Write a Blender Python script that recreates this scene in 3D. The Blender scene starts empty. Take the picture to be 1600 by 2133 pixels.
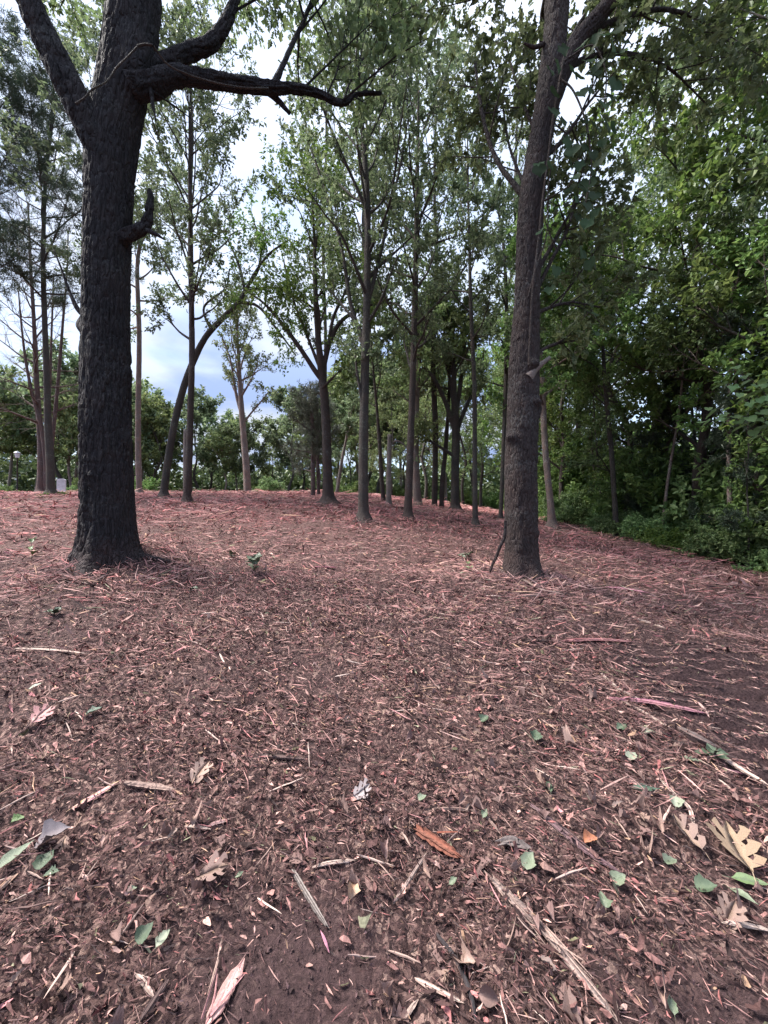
import bpy, math, random
import numpy as np

sc = bpy.context.scene
COL = sc.collection
R = math.radians

# ------------------------------------------------------------------ camera
CAM_Z = 1.45
cam_d = bpy.data.cameras.new('camera')
cam_d.sensor_fit = 'HORIZONTAL'
cam_d.sensor_width = 36.0
cam_d.lens = 18.0
cam_d.clip_start = 0.05
cam_d.clip_end = 2000.0
cam = bpy.data.objects.new('camera', cam_d)
COL.objects.link(cam)
cam.location = (0, 0, CAM_Z)
cam.rotation_euler = (R(90), 0, 0)
sc.camera = cam

# ------------------------------------------------------------------ sky
SUN_EL, SUN_AZ = 56.0, 282.0        # azimuth clockwise from +Y
world = bpy.data.worlds.new('World')
sc.world = world
world.use_nodes = True
nt = world.node_tree
nt.nodes.clear()
def wn(t, **kw):
    n = nt.nodes.new(t)
    for k, v in kw.items():
        setattr(n, k, v)
    return n
out = wn('ShaderNodeOutputWorld')
bg = wn('ShaderNodeBackground')
bg.inputs['Strength'].default_value = 0.05
sky = wn('ShaderNodeTexSky', sky_type='NISHITA')
sky.sun_disc = False
sky.sun_elevation = R(SUN_EL)
sky.sun_rotation = R(SUN_AZ)
sky.air_density = 1.0
sky.dust_density = 1.0
tc = wn('ShaderNodeTexCoord')
sep = wn('ShaderNodeSeparateXYZ')
nt.links.new(tc.outputs['Generated'], sep.inputs[0])
def math_n(op, a, b=None):
    n = wn('ShaderNodeMath', operation=op)
    for i, v in enumerate((a, b)):
        if v is None:
            continue
        if isinstance(v, (int, float)):
            n.inputs[i].default_value = v
        else:
            nt.links.new(v, n.inputs[i])
    return n.outputs[0]
zc = math_n('MAXIMUM', sep.outputs['Z'], 0.0)
den = math_n('ADD', zc, 0.16)
cx_ = math_n('DIVIDE', sep.outputs['X'], den)
cy_ = math_n('DIVIDE', sep.outputs['Y'], den)
comb = wn('ShaderNodeCombineXYZ')
nt.links.new(cx_, comb.inputs[0]); nt.links.new(cy_, comb.inputs[1])
comb.inputs[2].default_value = 3.7
cn = wn('ShaderNodeTexNoise')
cn.inputs['Scale'].default_value = 0.75
cn.inputs['Detail'].default_value = 7.0
cn.inputs['Roughness'].default_value = 0.55
cn.inputs['Distortion'].default_value = 0.35
nt.links.new(comb.outputs[0], cn.inputs['Vector'])
ramp = wn('ShaderNodeValToRGB')            # how thick the cloud is
ramp.color_ramp.elements[0].position = 0.30
ramp.color_ramp.elements[0].color = (0.35, 0.35, 0.35, 1)
ramp.color_ramp.elements[1].position = 0.52
ramp.color_ramp.elements[1].color = (1, 1, 1, 1)
nt.links.new(cn.outputs['Fac'], ramp.inputs['Fac'])
# cloud tone: grey-blue bases low down, bright white higher up
cn2 = wn('ShaderNodeTexNoise')
cn2.inputs['Scale'].default_value = 1.3
cn2.inputs['Detail'].default_value = 6.0
nt.links.new(comb.outputs[0], cn2.inputs['Vector'])
ctone = wn('ShaderNodeValToRGB')
ctone.color_ramp.elements[0].position = 0.42
ctone.color_ramp.elements[0].color = (0.47, 0.62, 0.98, 1)
ctone.color_ramp.elements[1].position = 0.56
ctone.color_ramp.elements[1].color = (0.84, 0.92, 1.06, 1)
nt.links.new(cn2.outputs['Fac'], ctone.inputs['Fac'])
mr = wn('ShaderNodeMapRange')
mr.inputs['From Min'].default_value = 0.30
mr.inputs['From Max'].default_value = 1.0
nt.links.new(sep.outputs['Z'], mr.inputs['Value'])
hi = wn('ShaderNodeMix', data_type='RGBA')
hi.inputs['B'].default_value = (0.80, 0.88, 1.04, 1)
nt.links.new(mr.outputs[0], hi.inputs['Factor'])
nt.links.new(ctone.outputs['Color'], hi.inputs['A'])
mul = wn('ShaderNodeMix', data_type='RGBA', blend_type='MULTIPLY')
mul.inputs['Factor'].default_value = 1.0
CLOUD = 4.8
mul.inputs['B'].default_value = (CLOUD, CLOUD, CLOUD * 1.03, 1)
nt.links.new(hi.outputs['Result'], mul.inputs['A'])
# an overcast sky is brightest overhead and dims towards the horizon
grad = math_n('MULTIPLY_ADD', zc, 0.62)
grad.node.inputs[2].default_value = 0.36
gm = wn('ShaderNodeVectorMath', operation='SCALE')
nt.links.new(mul.outputs['Result'], gm.inputs[0]); nt.links.new(grad, gm.inputs['Scale'])
mixc = wn('ShaderNodeMix', data_type='RGBA')
nt.links.new(ramp.outputs['Color'], mixc.inputs['Factor'])
nt.links.new(sky.outputs['Color'], mixc.inputs['A'])
nt.links.new(gm.outputs[0], mixc.inputs['B'])
nt.links.new(mixc.outputs['Result'], bg.inputs['Color'])
nt.links.new(bg.outputs[0], out.inputs['Surface'])

# ------------------------------------------------------------------ sun behind thin cloud
sun_d = bpy.data.lights.new('sun', 'SUN')
sun_d.energy = 1.5
sun_d.angle = R(22)
sun_d.color = (1.0, 0.95, 0.88)
sun = bpy.data.objects.new('sun', sun_d)
COL.objects.link(sun)
sun.rotation_euler = (R(90 - SUN_EL), 0, R(180 - SUN_AZ))
SUNV = (math.sin(R(SUN_AZ)) * math.cos(R(SUN_EL)), math.cos(R(SUN_AZ)) * math.cos(R(SUN_EL)), math.sin(R(SUN_EL)))
from mathutils import Vector
sun.rotation_euler = Vector(SUNV).to_track_quat('Z', 'Y').to_euler()
sun.location = (20, -10, 40)

sc.view_settings.view_transform = 'Standard'
sc.view_settings.look = 'None'
sc.view_settings.gamma = 1.0
sc.view_settings.exposure = 3.02
sc.view_settings.use_curve_mapping = False
sc.cycles.max_bounces = 10
sc.cycles.diffuse_bounces = 6
sc.cycles.transmission_bounces = 6
sc.cycles.glossy_bounces = 2
sc.cycles.caustics_reflective = False
sc.cycles.caustics_refractive = False

# ------------------------------------------------------------------ terrain height
KY=np.array([-80,-10,-2,0,1,1.5,2,3,4,5,6.5,8,10,14,20,25,30,36,45,60,90,400.])
KZ=np.array([-4,-.7,-.15,0,.05,.12,.2,.39,.60,.80,1.05,1.27,1.52,1.90,2.32,2.55,2.62,2.5,2.0,1.3,.7,0.])
_ty=np.linspace(-80,400,9601); _tz=np.interp(_ty,KY,KZ)
_k=np.hanning(27); _k/=_k.sum(); _tz=np.convolve(np.pad(_tz,13,mode='edge'),_k,mode='valid')
def base_z(x,y):
    x=np.asarray(x,float); y=np.asarray(y,float)
    xs=9-np.log1p(np.exp((9-x)/1.0))*1.0
    sp=np.log1p(np.exp((xs+1.0)/1.2))*1.2
    k=.35+.65*np.clip((y-1)/7,0,1)
    far=1-.75*np.clip((y-28)/25,0,1)
    return np.interp(y,_ty,_tz)-.14*(sp-.5)*k*far

def _hash(ix, iy, iz):
    h = (ix.astype(np.int64) * 374761393 + iy.astype(np.int64) * 668265263 + iz.astype(np.int64) * 2147483647) & 0xffffffff
    h = ((h ^ (h >> 13)) * 1274126177) & 0xffffffff
    h = ((h ^ (h >> 16)) * 2246822519) & 0xffffffff
    return ((h ^ (h >> 15)) & 0xffffff) / float(0xffffff)

def vnoise(x, y, z=0.0, per=None):
    x, y, z = np.broadcast_arrays(np.asarray(x, float), np.asarray(y, float), np.asarray(z, float))
    x0 = np.floor(x); y0 = np.floor(y); z0 = np.floor(z)
    fx = x - x0; fy = y - y0; fz = z - z0
    fx = fx * fx * (3 - 2 * fx); fy = fy * fy * (3 - 2 * fy); fz = fz * fz * (3 - 2 * fz)
    x1 = x0 + 1
    if per:
        x0 = x0 % per; x1 = x1 % per
    def h(a, b, c):
        return _hash(a, b, c)
    c00 = h(x0, y0, z0) * (1 - fx) + h(x1, y0, z0) * fx
    c10 = h(x0, y0 + 1, z0) * (1 - fx) + h(x1, y0 + 1, z0) * fx
    c01 = h(x0, y0, z0 + 1) * (1 - fx) + h(x1, y0, z0 + 1) * fx
    c11 = h(x0, y0 + 1, z0 + 1) * (1 - fx) + h(x1, y0 + 1, z0 + 1) * fx
    return (c00 * (1 - fy) + c10 * fy) * (1 - fz) + (c01 * (1 - fy) + c11 * fy) * fz

def sstep(a, b, x):
    t = np.clip((np.asarray(x, float) - a) / (b - a), 0, 1)
    return t * t * (3 - 2 * t)

def track_mask(x, y):
    edge = vnoise(x * 3, y * 3, 5.5) * 0.35
    return sstep(1.72, 2.0, x + edge - 0.17) * (1 - sstep(3.1, 3.5, x)) * sstep(1.0, 1.4, y) * (1 - sstep(3.2, 4.0, y + edge))

def rib_crest(x, y):
    return np.abs(np.sin((y + 0.18 * x) * 25 + 2 * vnoise(x * 4, y * 4, 0.3)))

def soil_mask(x, y):           # bare dark soil, little litter
    n = vnoise(x * 1.7, y * 1.7, 1.5) * 0.6
    a = np.exp(-(((x + 0.32) / 0.34) ** 2 + ((y - 1.18) / 0.26) ** 2)) * 1.1
    b = np.exp(-(((x - 0.95) / 0.4) ** 2 + ((y - 1.05) / 0.22) ** 2)) * 0.7
    c = track_mask(x, y) * 0.95
    f = sstep(.58, .78, vnoise(x * 1.1, y * 1.1, 44.0)) * .38 * (1 - sstep(4, 8, y))
    e = np.exp(-(((x + 0.25) / 0.35) ** 2 + ((y - 2.0) / 0.22) ** 2)) * 0.5
    return np.clip(np.maximum(np.maximum(a, b), np.maximum(np.maximum(c, f), e)) * (0.7 + n), 0, 1)

def height(x, y):
    x = np.asarray(x, float); y = np.asarray(y, float)
    z = base_z(x, y)
    z = z + (vnoise(x * 0.55, y * 0.55, 9.1) - 0.5) * 0.10 * sstep(0.5, 5, np.hypot(x, y))
    z = z + (vnoise(x * 1.7, y * 1.7, 2.2) - 0.5) * 0.10
    z = z + (vnoise(x * 5.3, y * 5.3, 4.2) - 0.5) * 0.055
    tm = track_mask(x, y)
    z = z - 0.06 * tm + tm * 0.085 * (1 - np.exp(-(np.sin((y + 0.18 * x) * 25 + 2 * vnoise(x * 4, y * 4, 0.3)) / 0.62) ** 2)) * (0.6 + 0.8 * vnoise(x * 6, y * 2, 7.7))
    # litter banked up round the feet of the two oaks
    z = z + 0.13 * np.exp(-(((x + 3.27) / 0.75) ** 2 + ((y - 4.75) / 0.75) ** 2)) + 0.09 * np.exp(-(((x - 1.83) / 0.5) ** 2 + ((y - 5.15) / 0.5) ** 2))
    # the heap of shredded bark in the middle
    z = z + 0.10 * np.exp(-(((x + 0.95) / 0.55) ** 2 + ((y - 4.3) / 0.30) ** 2))
    return z

def ground_at(px, py, dmin=0.5, dmax=60.0):
    """the point of the terrain seen at pixel (px, py) of the 1600 x 2133 photograph"""
    d = np.geomspace(dmin, dmax, 6000)
    x = (px - 800) / 800 * d
    z = CAM_Z - (py - 1066.5) / 800 * d
    h = height(x, d)
    k = int(np.argmax(z < h))
    if not z[k] < h[k]:
        k = int(np.argmin(z - h))
    return np.array([x[k], d[k], h[k]])

def P(px, py, d):
    return np.array([(px - 800) / 800 * d, d, CAM_Z - (py - 1066.5) / 800 * d])

def prad(px, w, d):
    return w / 2 / 800 * d / math.sqrt(1 + ((px - 800) / 800) ** 2)

# ------------------------------------------------------------------ mesh helpers
class Geo:
    """collects vertices, faces of any size and one colour per vertex; builds ONE mesh"""
    def __init__(s):
        s.V = []; s.F = []; s.N = []; s.C = []; s.n = 0; s.hascol = False
    def add(s, V, faces, col=None):
        V = np.asarray(V, np.float32).reshape(-1, 3)
        faces = np.asarray(faces, np.int64)
        if faces.ndim == 1:
            faces = faces[None]
        s.V.append(V); s.F.append((faces + s.n).ravel()); s.N.append(np.full(len(faces), faces.shape[1], np.int64))
        if col is not None:
            s.hascol = True
            c = np.ones((len(V), 4), np.float32); c[:, :3] = np.asarray(col, np.float32)
            s.C.append(c)
        else:
            s.C.append(np.ones((len(V), 4), np.float32))
        s.n += len(V)
    def add_faces_only(s, faces, base):
        faces = np.asarray(faces, np.int64)
        s.F.append((faces + base).ravel()); s.N.append(np.full(len(faces), faces.shape[1], np.int64))
    def mesh(s, name, mat=None, smooth=True, origin=(0, 0, 0)):
        me = bpy.data.meshes.new(name)
        V = np.concatenate(s.V) - np.asarray(origin, np.float32)
        F = np.concatenate(s.F); N = np.concatenate(s.N)
        me.vertices.add(len(V)); me.vertices.foreach_set('co', V.ravel().astype(np.float32))
        me.loops.add(len(F)); me.loops.foreach_set('vertex_index', F.astype(np.int32))
        me.polygons.add(len(N))
        st = np.concatenate([[0], np.cumsum(N)[:-1]])
        me.polygons.foreach_set('loop_start', st.astype(np.int32))
        me.polygons.foreach_set('use_smooth', np.full(len(N), smooth))
        if s.hascol:
            at = me.color_attributes.new('Col', 'FLOAT_COLOR', 'POINT')
            at.data.foreach_set('color', np.concatenate(s.C).ravel())
        me.update(calc_edges=True)
        if mat:
            me.materials.append(mat)
        return me
    def obj(s, name, mat, parent=None, smooth=True, origin=(0, 0, 0), loc=None):
        o = bpy.data.objects.new(name, s.mesh(name, mat, smooth, origin))
        COL.objects.link(o)
        if parent is not None:
            o.parent = parent
        if loc is not None:
            o.location = loc
        return o

def tag(o, label=None, cat=None, group=None, kind=None):
    if label: o['label'] = label
    if cat: o['category'] = cat
    if group: o['group'] = group
    if kind: o['kind'] = kind
    return o

def empty(name, loc, label=None, cat=None, group=None):
    o = bpy.data.objects.new(name, None)
    o.empty_display_size = 0.1
    COL.objects.link(o); o.location = loc
    return tag(o, label, cat, group)

def copy_tree(o, parent=None):
    c = o.copy(); COL.objects.link(c)
    if parent is not None: c.parent = parent
    for ch in o.children:
        copy_tree(ch, c)
    return c

def spline(pts, rad, step):
    """Catmull-Rom through pts, resampled about every `step` metres"""
    pts = np.asarray(pts, float); rad = np.asarray(rad, float)
    n = len(pts)
    if n < 3:
        m = max(2, int(np.linalg.norm(pts[-1] - pts[0]) / step) + 1)
        t = np.linspace(0, 1, m)[:, None]
        return pts[0] * (1 - t) + pts[-1] * t, rad[0] * (1 - t[:, 0]) + rad[-1] * t[:, 0]
    Q = np.vstack([2 * pts[0] - pts[1], pts, 2 * pts[-1] - pts[-2]])
    op, orr = [], []
    for i in range(n - 1):
        p0, p1, p2, p3 = Q[i], Q[i + 1], Q[i + 2], Q[i + 3]
        m = max(1, int(np.linalg.norm(p2 - p1) / step))
        t = (np.arange(m) / m)[:, None]
        op.append(0.5 * (2 * p1 + (p2 - p0) * t + (2 * p0 - 5 * p1 + 4 * p2 - p3) * t ** 2 + (3 * p1 - p0 - 3 * p2 + p3) * t ** 3))
        tt = t[:, 0]; s_ = tt * tt * (3 - 2 * tt)
        orr.append(rad[i] * (1 - s_) + rad[i + 1] * s_)
    op.append(pts[-1:]); orr.append(rad[-1:])
    return np.vstack(op), np.concatenate(orr)

def frames(pts):
    T = np.gradient(pts, axis=0)
    T /= np.linalg.norm(T, axis=1)[:, None] + 1e-9
    ref = np.array([0.31, 0.95, 0.05]) if abs(T[0, 1]) < 0.85 else np.array([1.0, 0.1, 0.1])
    U = ref - T * (T @ ref)[:, None]
    U /= np.linalg.norm(U, axis=1)[:, None] + 1e-9
    W = np.cross(T, U)
    return T, U, W

def tube(g, pts, rad, sides=6, disp=None, cap=True, col=None):
    """a tapering tube; disp(theta, arc, r) -> radial offset"""
    pts = np.asarray(pts, float); rad = np.asarray(rad, float)
    T, U, W = frames(pts)
    n = len(pts)
    th = np.linspace(0, 2 * math.pi, sides, endpoint=False)
    rr = np.repeat(rad[:, None], sides, 1)
    if disp is not None:
        arc = np.concatenate([[0], np.cumsum(np.linalg.norm(np.diff(pts, axis=0), axis=1))])
        rr = rr + disp(np.repeat(th[None], n, 0), np.repeat(arc[:, None], sides, 1), rr)
    V = pts[:, None] + (U[:, None] * np.cos(th)[None, :, None] + W[:, None] * np.sin(th)[None, :, None]) * rr[:, :, None]
    i = np.arange(n - 1)[:, None] * sides; j = np.arange(sides)[None]; j2 = (j + 1) % sides
    F = np.stack([i + j, i + j2, i + sides + j2, i + sides + j], -1).reshape(-1, 4)
    b = g.n
    g.add(V.reshape(-1, 3), F, col)
    if cap:
        g.add_faces_only((np.arange(sides) + (n - 1) * sides)[None], b)

# ------------------------------------------------------------------ materials
def mat_new(name):
    m = bpy.data.materials.new(name); m.use_nodes = True
    t = m.node_tree; t.nodes.clear()
    o = t.nodes.new('ShaderNodeOutputMaterial')
    b = t.nodes.new('ShaderNodeBsdfPrincipled')
    t.links.new(b.outputs[0], o.inputs['Surface'])
    return m, t, b, o

def nd(t, typ, inputs=None, **kw):
    n = t.nodes.new(typ)
    for k, v in kw.items(): setattr(n, k, v)
    for k, v in (inputs or {}).items():
        if isinstance(v, bpy.types.NodeSocket): t.links.new(v, n.inputs[k])
        else: n.inputs[k].default_value = v
    return n

def ramp_n(t, fac, stops):
    n = t.nodes.new('ShaderNodeValToRGB')
    e = n.color_ramp.elements
    while len(e) < len(stops): e.new(0.5)
    for el, (p, c) in zip(e, stops):
        el.position = p; el.color = (*c, 1)
    t.links.new(fac, n.inputs['Fac'])
    return n.outputs['Color']

def bark_mat(name, dark, light, fleck, scale=1.0, bump=0.6, moss=0.0, dist=0.02):
    m, t, b, o = mat_new(name)
    tc = nd(t, 'ShaderNodeTexCoord')
    mp = nd(t, 'ShaderNodeMapping', {'Vector': tc.outputs['Object'], 'Scale': (26 * scale, 26 * scale, 6 * scale)})
    wv = nd(t, 'ShaderNodeTexNoise', {'Vector': mp.outputs[0], 'Scale': 0.6, 'Detail': 3.0})
    mixv = nd(t, 'ShaderNodeMix', {'Factor': 0.22, 'A': mp.outputs[0], 'B': wv.outputs['Color']}, data_type='VECTOR')
    add = nd(t, 'ShaderNodeVectorMath', {0: mp.outputs[0], 1: wv.outputs['Color']}, operation='ADD')
    vo = nd(t, 'ShaderNodeTexVoronoi', {'Vector': add.outputs[0], 'Scale': 1.0}, feature='DISTANCE_TO_EDGE')
    fn = nd(t, 'ShaderNodeTexNoise', {'Vector': mp.outputs[0], 'Scale': 2.5, 'Detail': 6.0, 'Roughness': 0.65})
    big = nd(t, 'ShaderNodeTexNoise', {'Vector': tc.outputs['Object'], 'Scale': 2.2, 'Detail': 4.0})
    c1 = ramp_n(t, fn.outputs['Fac'], [(0.30, dark), (0.70, light)])
    fl = nd(t, 'ShaderNodeTexNoise', {'Vector': tc.outputs['Object'], 'Scale': 34.0, 'Detail': 3.0})
    f2 = nd(t, 'ShaderNodeMath', {0: fl.outputs['Fac'], 1: big.outputs['Fac']}, operation='MULTIPLY')
    fm = nd(t, 'ShaderNodeMapRange', {'Value': f2.outputs[0], 'From Min': 0.27, 'From Max': 0.40})
    c2 = nd(t, 'ShaderNodeMix', {'Factor': fm.outputs[0], 'A': c1, 'B': (*fleck, 1)}, data_type='RGBA')
    last = c2.outputs['Result']
    if moss:
        mm = nd(t, 'ShaderNodeMapRange', {'Value': big.outputs['Fac'], 'From Min': 0.5, 'From Max': 0.75, 'To Max': moss})
        last = nd(t, 'ShaderNodeMix', {'Factor': mm.outputs[0], 'A': last, 'B': (0.06, 0.075, 0.035, 1)}, data_type='RGBA').outputs['Result']
    # patches of browner bark, and mud splashed on the foot
    n0 = nd(t, 'ShaderNodeTexNoise', {'Vector': tc.outputs['Object'], 'Scale': 4.5, 'Detail': 4.0})
    pm = nd(t, 'ShaderNodeMapRange', {'Value': n0.outputs['Fac'], 'From Min': 0.42, 'From Max': 0.68, 'To Max': 0.75})
    last = nd(t, 'ShaderNodeMix', {'Factor': pm.outputs[0], 'A': last, 'B': (light[0] * 1.0, light[1] * 0.82, light[2] * 0.74, 1)}, data_type='RGBA').outputs['Result']
    sz = nd(t, 'ShaderNodeSeparateXYZ', {0: tc.outputs['Object']})
    mz = nd(t, 'ShaderNodeMapRange', {'Value': sz.outputs['Z'], 'From Min': 0.12, 'From Max': 0.60, 'To Min': 0.8, 'To Max': 0.0})
    mz2 = nd(t, 'ShaderNodeMath', {0: mz.outputs[0], 1: n0.outputs['Fac']}, operation='MULTIPLY')
    last = nd(t, 'ShaderNodeMix', {'Factor': mz2.outputs[0], 'A': last, 'B': (0.085, 0.048, 0.044, 1)}, data_type='RGBA').outputs['Result']
    t.links.new(last, b.inputs['Base Color'])
    b.inputs['Roughness'].default_value = 0.85
    b.inputs['Specular IOR Level'].default_value = 0.35
    vm = nd(t, 'ShaderNodeMapRange', {'Value': vo.outputs['Distance'], 'From Max': 0.22})
    hsum = nd(t, 'ShaderNodeMath', {0: vm.outputs[0], 1: fn.outputs['Fac']}, operation='ADD')
    bp = nd(t, 'ShaderNodeBump', {'Height': hsum.outputs[0], 'Strength': bump, 'Distance': dist})
    t.links.new(bp.outputs[0], b.inputs['Normal'])
    return m

def leaf_mat(name, a, bcol, c, trans=0.42, rough=0.5, spec=0.35):
    m, t, b, o = mat_new(name)
    ge = nd(t, 'ShaderNodeNewGeometry')
    oi = nd(t, 'ShaderNodeObjectInfo')
    col = ramp_n(t, ge.outputs['Random Per Island'], [(0.0, a), (0.55, bcol), (1.0, c)])
    hv = nd(t, 'ShaderNodeMapRange', {'Value': oi.outputs['Random'], 'To Min': 0.75, 'To Max': 1.25})
    hs = nd(t, 'ShaderNodeHueSaturation', {'Color': col, 'Value': hv.outputs[0]})
    hh = nd(t, 'ShaderNodeMapRange', {'Value': oi.outputs['Random'], 'To Min': 0.485, 'To Max': 0.515})
    t.links.new(hh.outputs[0], hs.inputs['Hue'])
    t.links.new(hs.outputs[0], b.inputs['Base Color'])
    b.inputs['Roughness'].default_value = rough
    b.inputs['Specular IOR Level'].default_value = spec
    tr = nd(t, 'ShaderNodeBsdfTranslucent')
    br = nd(t, 'ShaderNodeHueSaturation', {'Color': hs.outputs[0], 'Saturation': 0.95, 'Value': 1.45, 'Hue': 0.488})
    t.links.new(br.outputs[0], tr.inputs['Color'])
    mx = nd(t, 'ShaderNodeMixShader', {0: trans, 1: b.outputs[0], 2: tr.outputs[0]})
    t.links.new(mx.outputs[0], o.inputs['Surface'])
    return m

def col_mat(name, rough=0.8, grain=True, trans=0.0, spec=0.3):
    """reads each piece's own colour and adds grain"""
    m, t, b, o = mat_new(name)
    at = nd(t, 'ShaderNodeAttribute', attribute_name='Col')
    last = at.outputs['Color']
    if grain:
        tc = nd(t, 'ShaderNodeTexCoord')
        nz = nd(t, 'ShaderNodeTexNoise', {'Vector': tc.outputs['Object'], 'Scale': 110.0, 'Detail': 5.0, 'Roughness': 0.7})
        mr_ = nd(t, 'ShaderNodeMapRange', {'Value': nz.outputs['Fac'], 'From Min': 0.25, 'From Max': 0.75, 'To Min': 0.45, 'To Max': 1.5})
        vm = nd(t, 'ShaderNodeVectorMath', {0: last, 1: mr_.outputs[0]}, operation='MULTIPLY')
        last = vm.outputs[0]
        bp = nd(t, 'ShaderNodeBump', {'Height': nz.outputs['Fac'], 'Strength': 0.5, 'Distance': 0.004})
        t.links.new(bp.outputs[0], b.inputs['Normal'])
    t.links.new(last, b.inputs['Base Color'])
    b.inputs['Roughness'].default_value = rough
    b.inputs['Specular IOR Level'].default_value = spec
    return m

def flat_mat(name, col, rough=0.6, metal=0.0, nscale=20.0, var=0.25, spec=0.5):
    m, t, b, o = mat_new(name)
    tc = nd(t, 'ShaderNodeTexCoord')
    nz = nd(t, 'ShaderNodeTexNoise', {'Vector': tc.outputs['Object'], 'Scale': nscale, 'Detail': 5.0})
    c = ramp_n(t, nz.outputs['Fac'], [(0.3, tuple(v * (1 - var) for v in col)), (0.7, tuple(min(1, v * (1 + var)) for v in col))])
    t.links.new(c, b.inputs['Base Color'])
    b.inputs['Roughness'].default_value = rough; b.inputs['Metallic'].default_value = metal
    b.inputs['Specular IOR Level'].default_value = spec
    return m

M_OAK = bark_mat('bark_dark_oak', (0.008, 0.008, 0.010), (0.028, 0.025, 0.030), (0.054, 0.054, 0.054), 1.0, 0.9, dist=0.03)
M_OAK2 = bark_mat('bark_brown_oak', (0.021, 0.014, 0.014), (0.061, 0.047, 0.046), (0.101, 0.097, 0.093), 1.35, 0.9)
M_BARK = bark_mat('bark_brown', (0.031, 0.022, 0.020), (0.082, 0.065, 0.058), (0.136, 0.129, 0.122), 2.2, 0.7)
M_BARKG = bark_mat('bark_grey', (0.034, 0.031, 0.027), (0.086, 0.076, 0.071), (0.147, 0.147, 0.135), 2.2, 0.7, 0.4)
M_BARKP = bark_mat('bark_pale', (0.102, 0.078, 0.070), (0.255, 0.204, 0.187), (0.357, 0.340, 0.323), 2.2, 0.6)
M_CEDAR = bark_mat('bark_red_cedar', (0.063, 0.042, 0.042), (0.194, 0.145, 0.138), (0.278, 0.262, 0.266), 2.6, 0.8)
M_DEADW = bark_mat('bark_dead_grey', (0.10, 0.085, 0.078), (0.25, 0.22, 0.20), (0.35, 0.34, 0.32), 3.0, 0.5)

L_OAK = leaf_mat('leaf_oak', (0.061, 0.096, 0.039), (0.110, 0.161, 0.064), (0.179, 0.225, 0.110))
L_GREY = leaf_mat('leaf_grey_green', (0.067, 0.103, 0.052), (0.114, 0.163, 0.081), (0.185, 0.228, 0.128))
L_BRIGHT = leaf_mat('leaf_bright', (0.057, 0.114, 0.025), (0.101, 0.181, 0.039), (0.177, 0.248, 0.063), 0.38)
L_MAPLE = leaf_mat('leaf_wood', (0.063, 0.113, 0.034), (0.117, 0.198, 0.055), (0.200, 0.284, 0.085), 0.32)
L_DARK = leaf_mat('leaf_dark', (0.052, 0.091, 0.034), (0.094, 0.155, 0.056), (0.155, 0.218, 0.087), 0.25)
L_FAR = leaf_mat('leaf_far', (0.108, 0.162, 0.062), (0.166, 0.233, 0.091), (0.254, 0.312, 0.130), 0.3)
L_YELLOW = leaf_mat('leaf_yellow_green', (0.090, 0.144, 0.048), (0.144, 0.204, 0.072), (0.204, 0.264, 0.102), 0.38)
L_NEEDLE = leaf_mat('needle_cedar', (0.038, 0.062, 0.041), (0.062, 0.092, 0.059), (0.097, 0.124, 0.084), 0.2)
L_CEDAR2 = leaf_mat('needle_grey', (0.078, 0.096, 0.069), (0.117, 0.137, 0.100), (0.163, 0.176, 0.131), 0.3)
L_VINE = leaf_mat('leaf_vine', (0.024, 0.046, 0.022), (0.036, 0.066, 0.030), (0.060, 0.10, 0.042), 0.3, 0.6, 0.15)
L_SHRUB = leaf_mat('leaf_shrub', (0.072, 0.132, 0.050), (0.144, 0.234, 0.086), (0.265, 0.351, 0.155), 0.3)
M_LITTER = col_mat('litter', 0.85, True)
M_LITTERFAR = col_mat('litter_small', 0.9, False)
M_GLEAF = col_mat('fresh_leaf', 0.45, True, spec=0.5)

# ------------------------------------------------------------------ leaves
T_KITE = (np.array([(0, 0, 0), (.42, .5, .12), (1, 0, -.06), (.42, -.5, .12)]), np.array([(0, 1, 2), (0, 2, 3)]))
T_OVATE = (np.array([(0, 0, 0), (.28, .5, .12), (.68, .38, .08), (1, 0, -.10), (.68, -.38, .08), (.28, -.5, .12)]),
           np.array([(0, 1, 2, 3), (0, 3, 4, 5)]))
T_LOBED = (np.array([(0, 0, 0), (.22, .22, .05), (.36, .62, .10), (.46, .24, .04), (.66, .5, .10), (.74, .16, .02), (1, 0, -.1),
                     (.74, -.16, .02), (.66, -.5, .10), (.46, -.24, .04), (.36, -.62, .10), (.22, -.22, .05)]),
           np.array([(0, 1, 3, 6), (1, 2, 3, 3), (3, 4, 5, 6), (0, 6, 9, 11), (6, 7, 8, 9), (9, 10, 11, 11)]))
T_LOBED = (T_LOBED[0], np.array([(0, 1, 3), (1, 2, 3), (0, 3, 6), (3, 4, 6), (0, 6, 9), (6, 8, 9), (0, 9, 11), (9, 10, 11)]))
T_NEEDLE = (np.array([(0, .5, 0), (0, -.5, 0), (1, 0, -.05)]), np.array([(0, 1, 2)]))
T_DROOP = (np.array([(0, 0, 0), (.25, .46, .06), (.25, -.46, .06), (.62, .40, -.02), (.62, -.40, -.02), (1, 0, -.22), (.3, 0, .0), (.62, 0, -.08)]),
           np.array([(0, 6, 1, 1), ]))
T_DROOP = (T_DROOP[0], np.array([(0, 6, 1), (0, 2, 6), (6, 7, 3), (6, 3, 1), (6, 2, 4), (6, 4, 7), (7, 5, 3), (7, 4, 5)]))

def norm(v):
    return v / (np.linalg.norm(v, axis=-1, keepdims=True) + 1e-9)

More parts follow.
